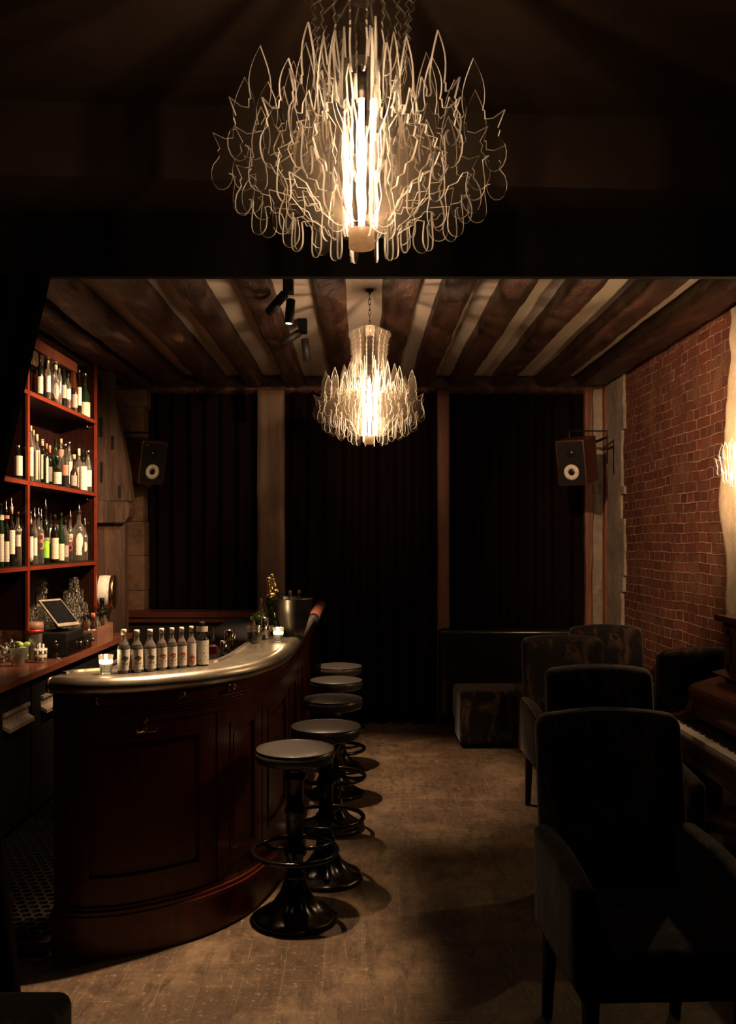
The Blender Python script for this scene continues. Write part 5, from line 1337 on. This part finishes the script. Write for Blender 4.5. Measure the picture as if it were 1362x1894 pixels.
mb = MB(); mb.box((-.242, -.224, .512), (.242, -.220, .533)); mb.box((-.244, -.224, .512), (-.240, .224, .533)); mb.build('rim', M['brass'], t)
for sx in (-1, 1):
    mb = MB(); mb.box((sx*.20-.008, -.19, 0), (sx*.20+.008, -.174, .515)); mb.build('leg', M['brass'], t)
    mb = MB(); mb.box((sx*.20-.008, .174, 0), (sx*.20+.008, .19, .515)); mb.build('leg', M['brass'], t)
mb = MB(); mb.box((-.20, -.188, .47), (.20, -.176, .482)); mb.build('stretcher', M['brass'], t)
t = thing('ottoman', 'dark velvet ottoman at the lower left corner, its top just in frame', 'ottoman', (-1.10, 2.02, 0))
mb = MB(); mb.rbox((.72, .56, .40), .035, 5, 0, T(0, 0, .30)); mb.build('cushion', M['velvet'], t)
for sx in (-.30, .30):
    for sy in (-.22, .22):
        mb = MB(); mb.cyl(.018, 0, .105, 10, 0, T(sx, sy, 0), .024); mb.build('foot', M['black'], t)

# ------------------------------------------------------------------ upright piano against the brick wall
Y0, Y1 = 3.22, 4.60; LN = Y1-Y0
pn = thing('upright_piano', 'dark brown upright piano with open keyboard against the brick wall', 'piano', (0, Y0, 0)); W = M['piano']
mb = MB(); mb.box((1.86, .02, .02), (2.165, LN-.02, 1.235)); mb.build('case', W, pn)
mb = MB()
for (a, b) in ((.08, LN/2-.03), (LN/2+.03, LN-.08)):
    mb.box((1.850, a, 1.0), (1.862, a+.03, 1.20)); mb.box((1.850, b-.03, 1.0), (1.862, b, 1.20)); mb.box((1.850, a, 1.17), (1.862, b, 1.20)); mb.box((1.850, a, 1.0), (1.862, b, 1.03))
mb.build('upper_panel_frame', W, pn)
mb = MB(); mb.prism([(1.825, 1.238), (1.818, 1.250), (1.822, 1.268), (2.17, 1.272), (2.17, 1.238)], -.01, LN+.01, 'xz'); mb.build('lid', W, pn)
mb = MB(); mb.prism([(1.86, .955), (1.80, .945), (1.712, .918), (1.690, .905), (1.680, .888), (1.680, .862), (1.690, .845), (1.69, .76), (1.86, .76)], .01, LN-.01, 'xz', 0, None, None, False); fb = mb.build('fallboard', W, pn)
mb = MB(); mb.box((1.676, .02, .852), (1.682, LN-.02, .857)); mb.build('brass_line', M['brass'], fb)
mb = MB(); mb.prism([(1.86, .985), (1.79, .972), (1.785, .982), (1.86, 1.0)], .05, LN-.05, 'xz'); mb.build('music_ledge', W, pn)
mb = MB(); mb.box((1.54, 0, .60), (1.86, LN, .70)); mb.build('keybed', W, pn)
mb = MB(); mb.box((1.525, .0, .665), (1.54, LN, .722)); ks = mb.build('key_slip', W, pn)
mb = MB(); mb.box((1.522, .02, .714), (1.526, LN-.02, .719)); mb.build('brass_line', M['brass'], ks)
for (a, b) in ((0, .07), (LN-.07, LN)):
    mb = MB(); mb.prism([(1.53, .70), (1.53, .76), (1.62, .765), (1.668, .78), (1.69, .85), (1.86, .96), (1.86, .70)], a, b, 'xz'); mb.build('cheek', W, pn)
mb = MB(); nk = 52; kw_ = (LN-.15)/nk
for i in range(nk): mb.box((1.545, .075+i*kw_+.0006, .70), (1.69, .075+(i+1)*kw_-.0006, .738))
mb.build('keyboard', M['ivory'], pn)
mb = MB()
for i in range(nk-1):
    if i % 7 in (0, 2, 3, 5, 6): mb.box((1.595, .075+(i+1)*kw_-.0058, .738), (1.69, .075+(i+1)*kw_+.0058, .750))
mb.build('black_key_set', M['black_gloss'], pn)
mb = MB(); mb.box((1.84, .05, .05), (1.862, LN-.05, .60)); mb.build('lower_panel', W, pn)
for a in (.02, LN-.09):
    mb = MB(); mb.prism([(1.58, 0), (1.58, .06), (1.60, .10), (1.595, .40), (1.57, .55), (1.56, .60), (1.66, .60), (1.655, .45), (1.645, .10), (1.86, .08), (1.86, 0)], a, a+.07, 'xz'); mb.build('leg', W, pn)
for k in (-.06, .06):
    mb = MB(); mb.tube([(1.86, LN/2+k, .07), (1.80, LN/2+k, .065), (1.75, LN/2+k, .05)], [.010, .012, .016], 10); mb.build('pedal', M['brass'], pn)
t = thing('piano_stool', 'round red-brown wooden piano stool under the keyboard', 'stool', (1.605, 3.74, 0))
mb = MB(); mb.lathe([(0, .45), (.15, .45), (.165, .458), (.168, .475), (.160, .488), (0, .492)], 36); mb.build('seat', M['wood_dark'], t)
mb = MB(); mb.lathe([(0, .12), (.03, .12), (.045, .16), (.03, .22), (.028, .40), (.06, .45), (0, .45)], 20); mb.build('column', M['wood_dark'], t)
for k in range(3):
    a = 2*PI*k/3+.3; mb = MB(); mb.tube([(.03*math.cos(a), .03*math.sin(a), .17), (.10*math.cos(a), .10*math.sin(a), .13), (.16*math.cos(a), .16*math.sin(a), .018)], [.02, .018, .015], 10); mb.build('leg', M['wood_dark'], t)
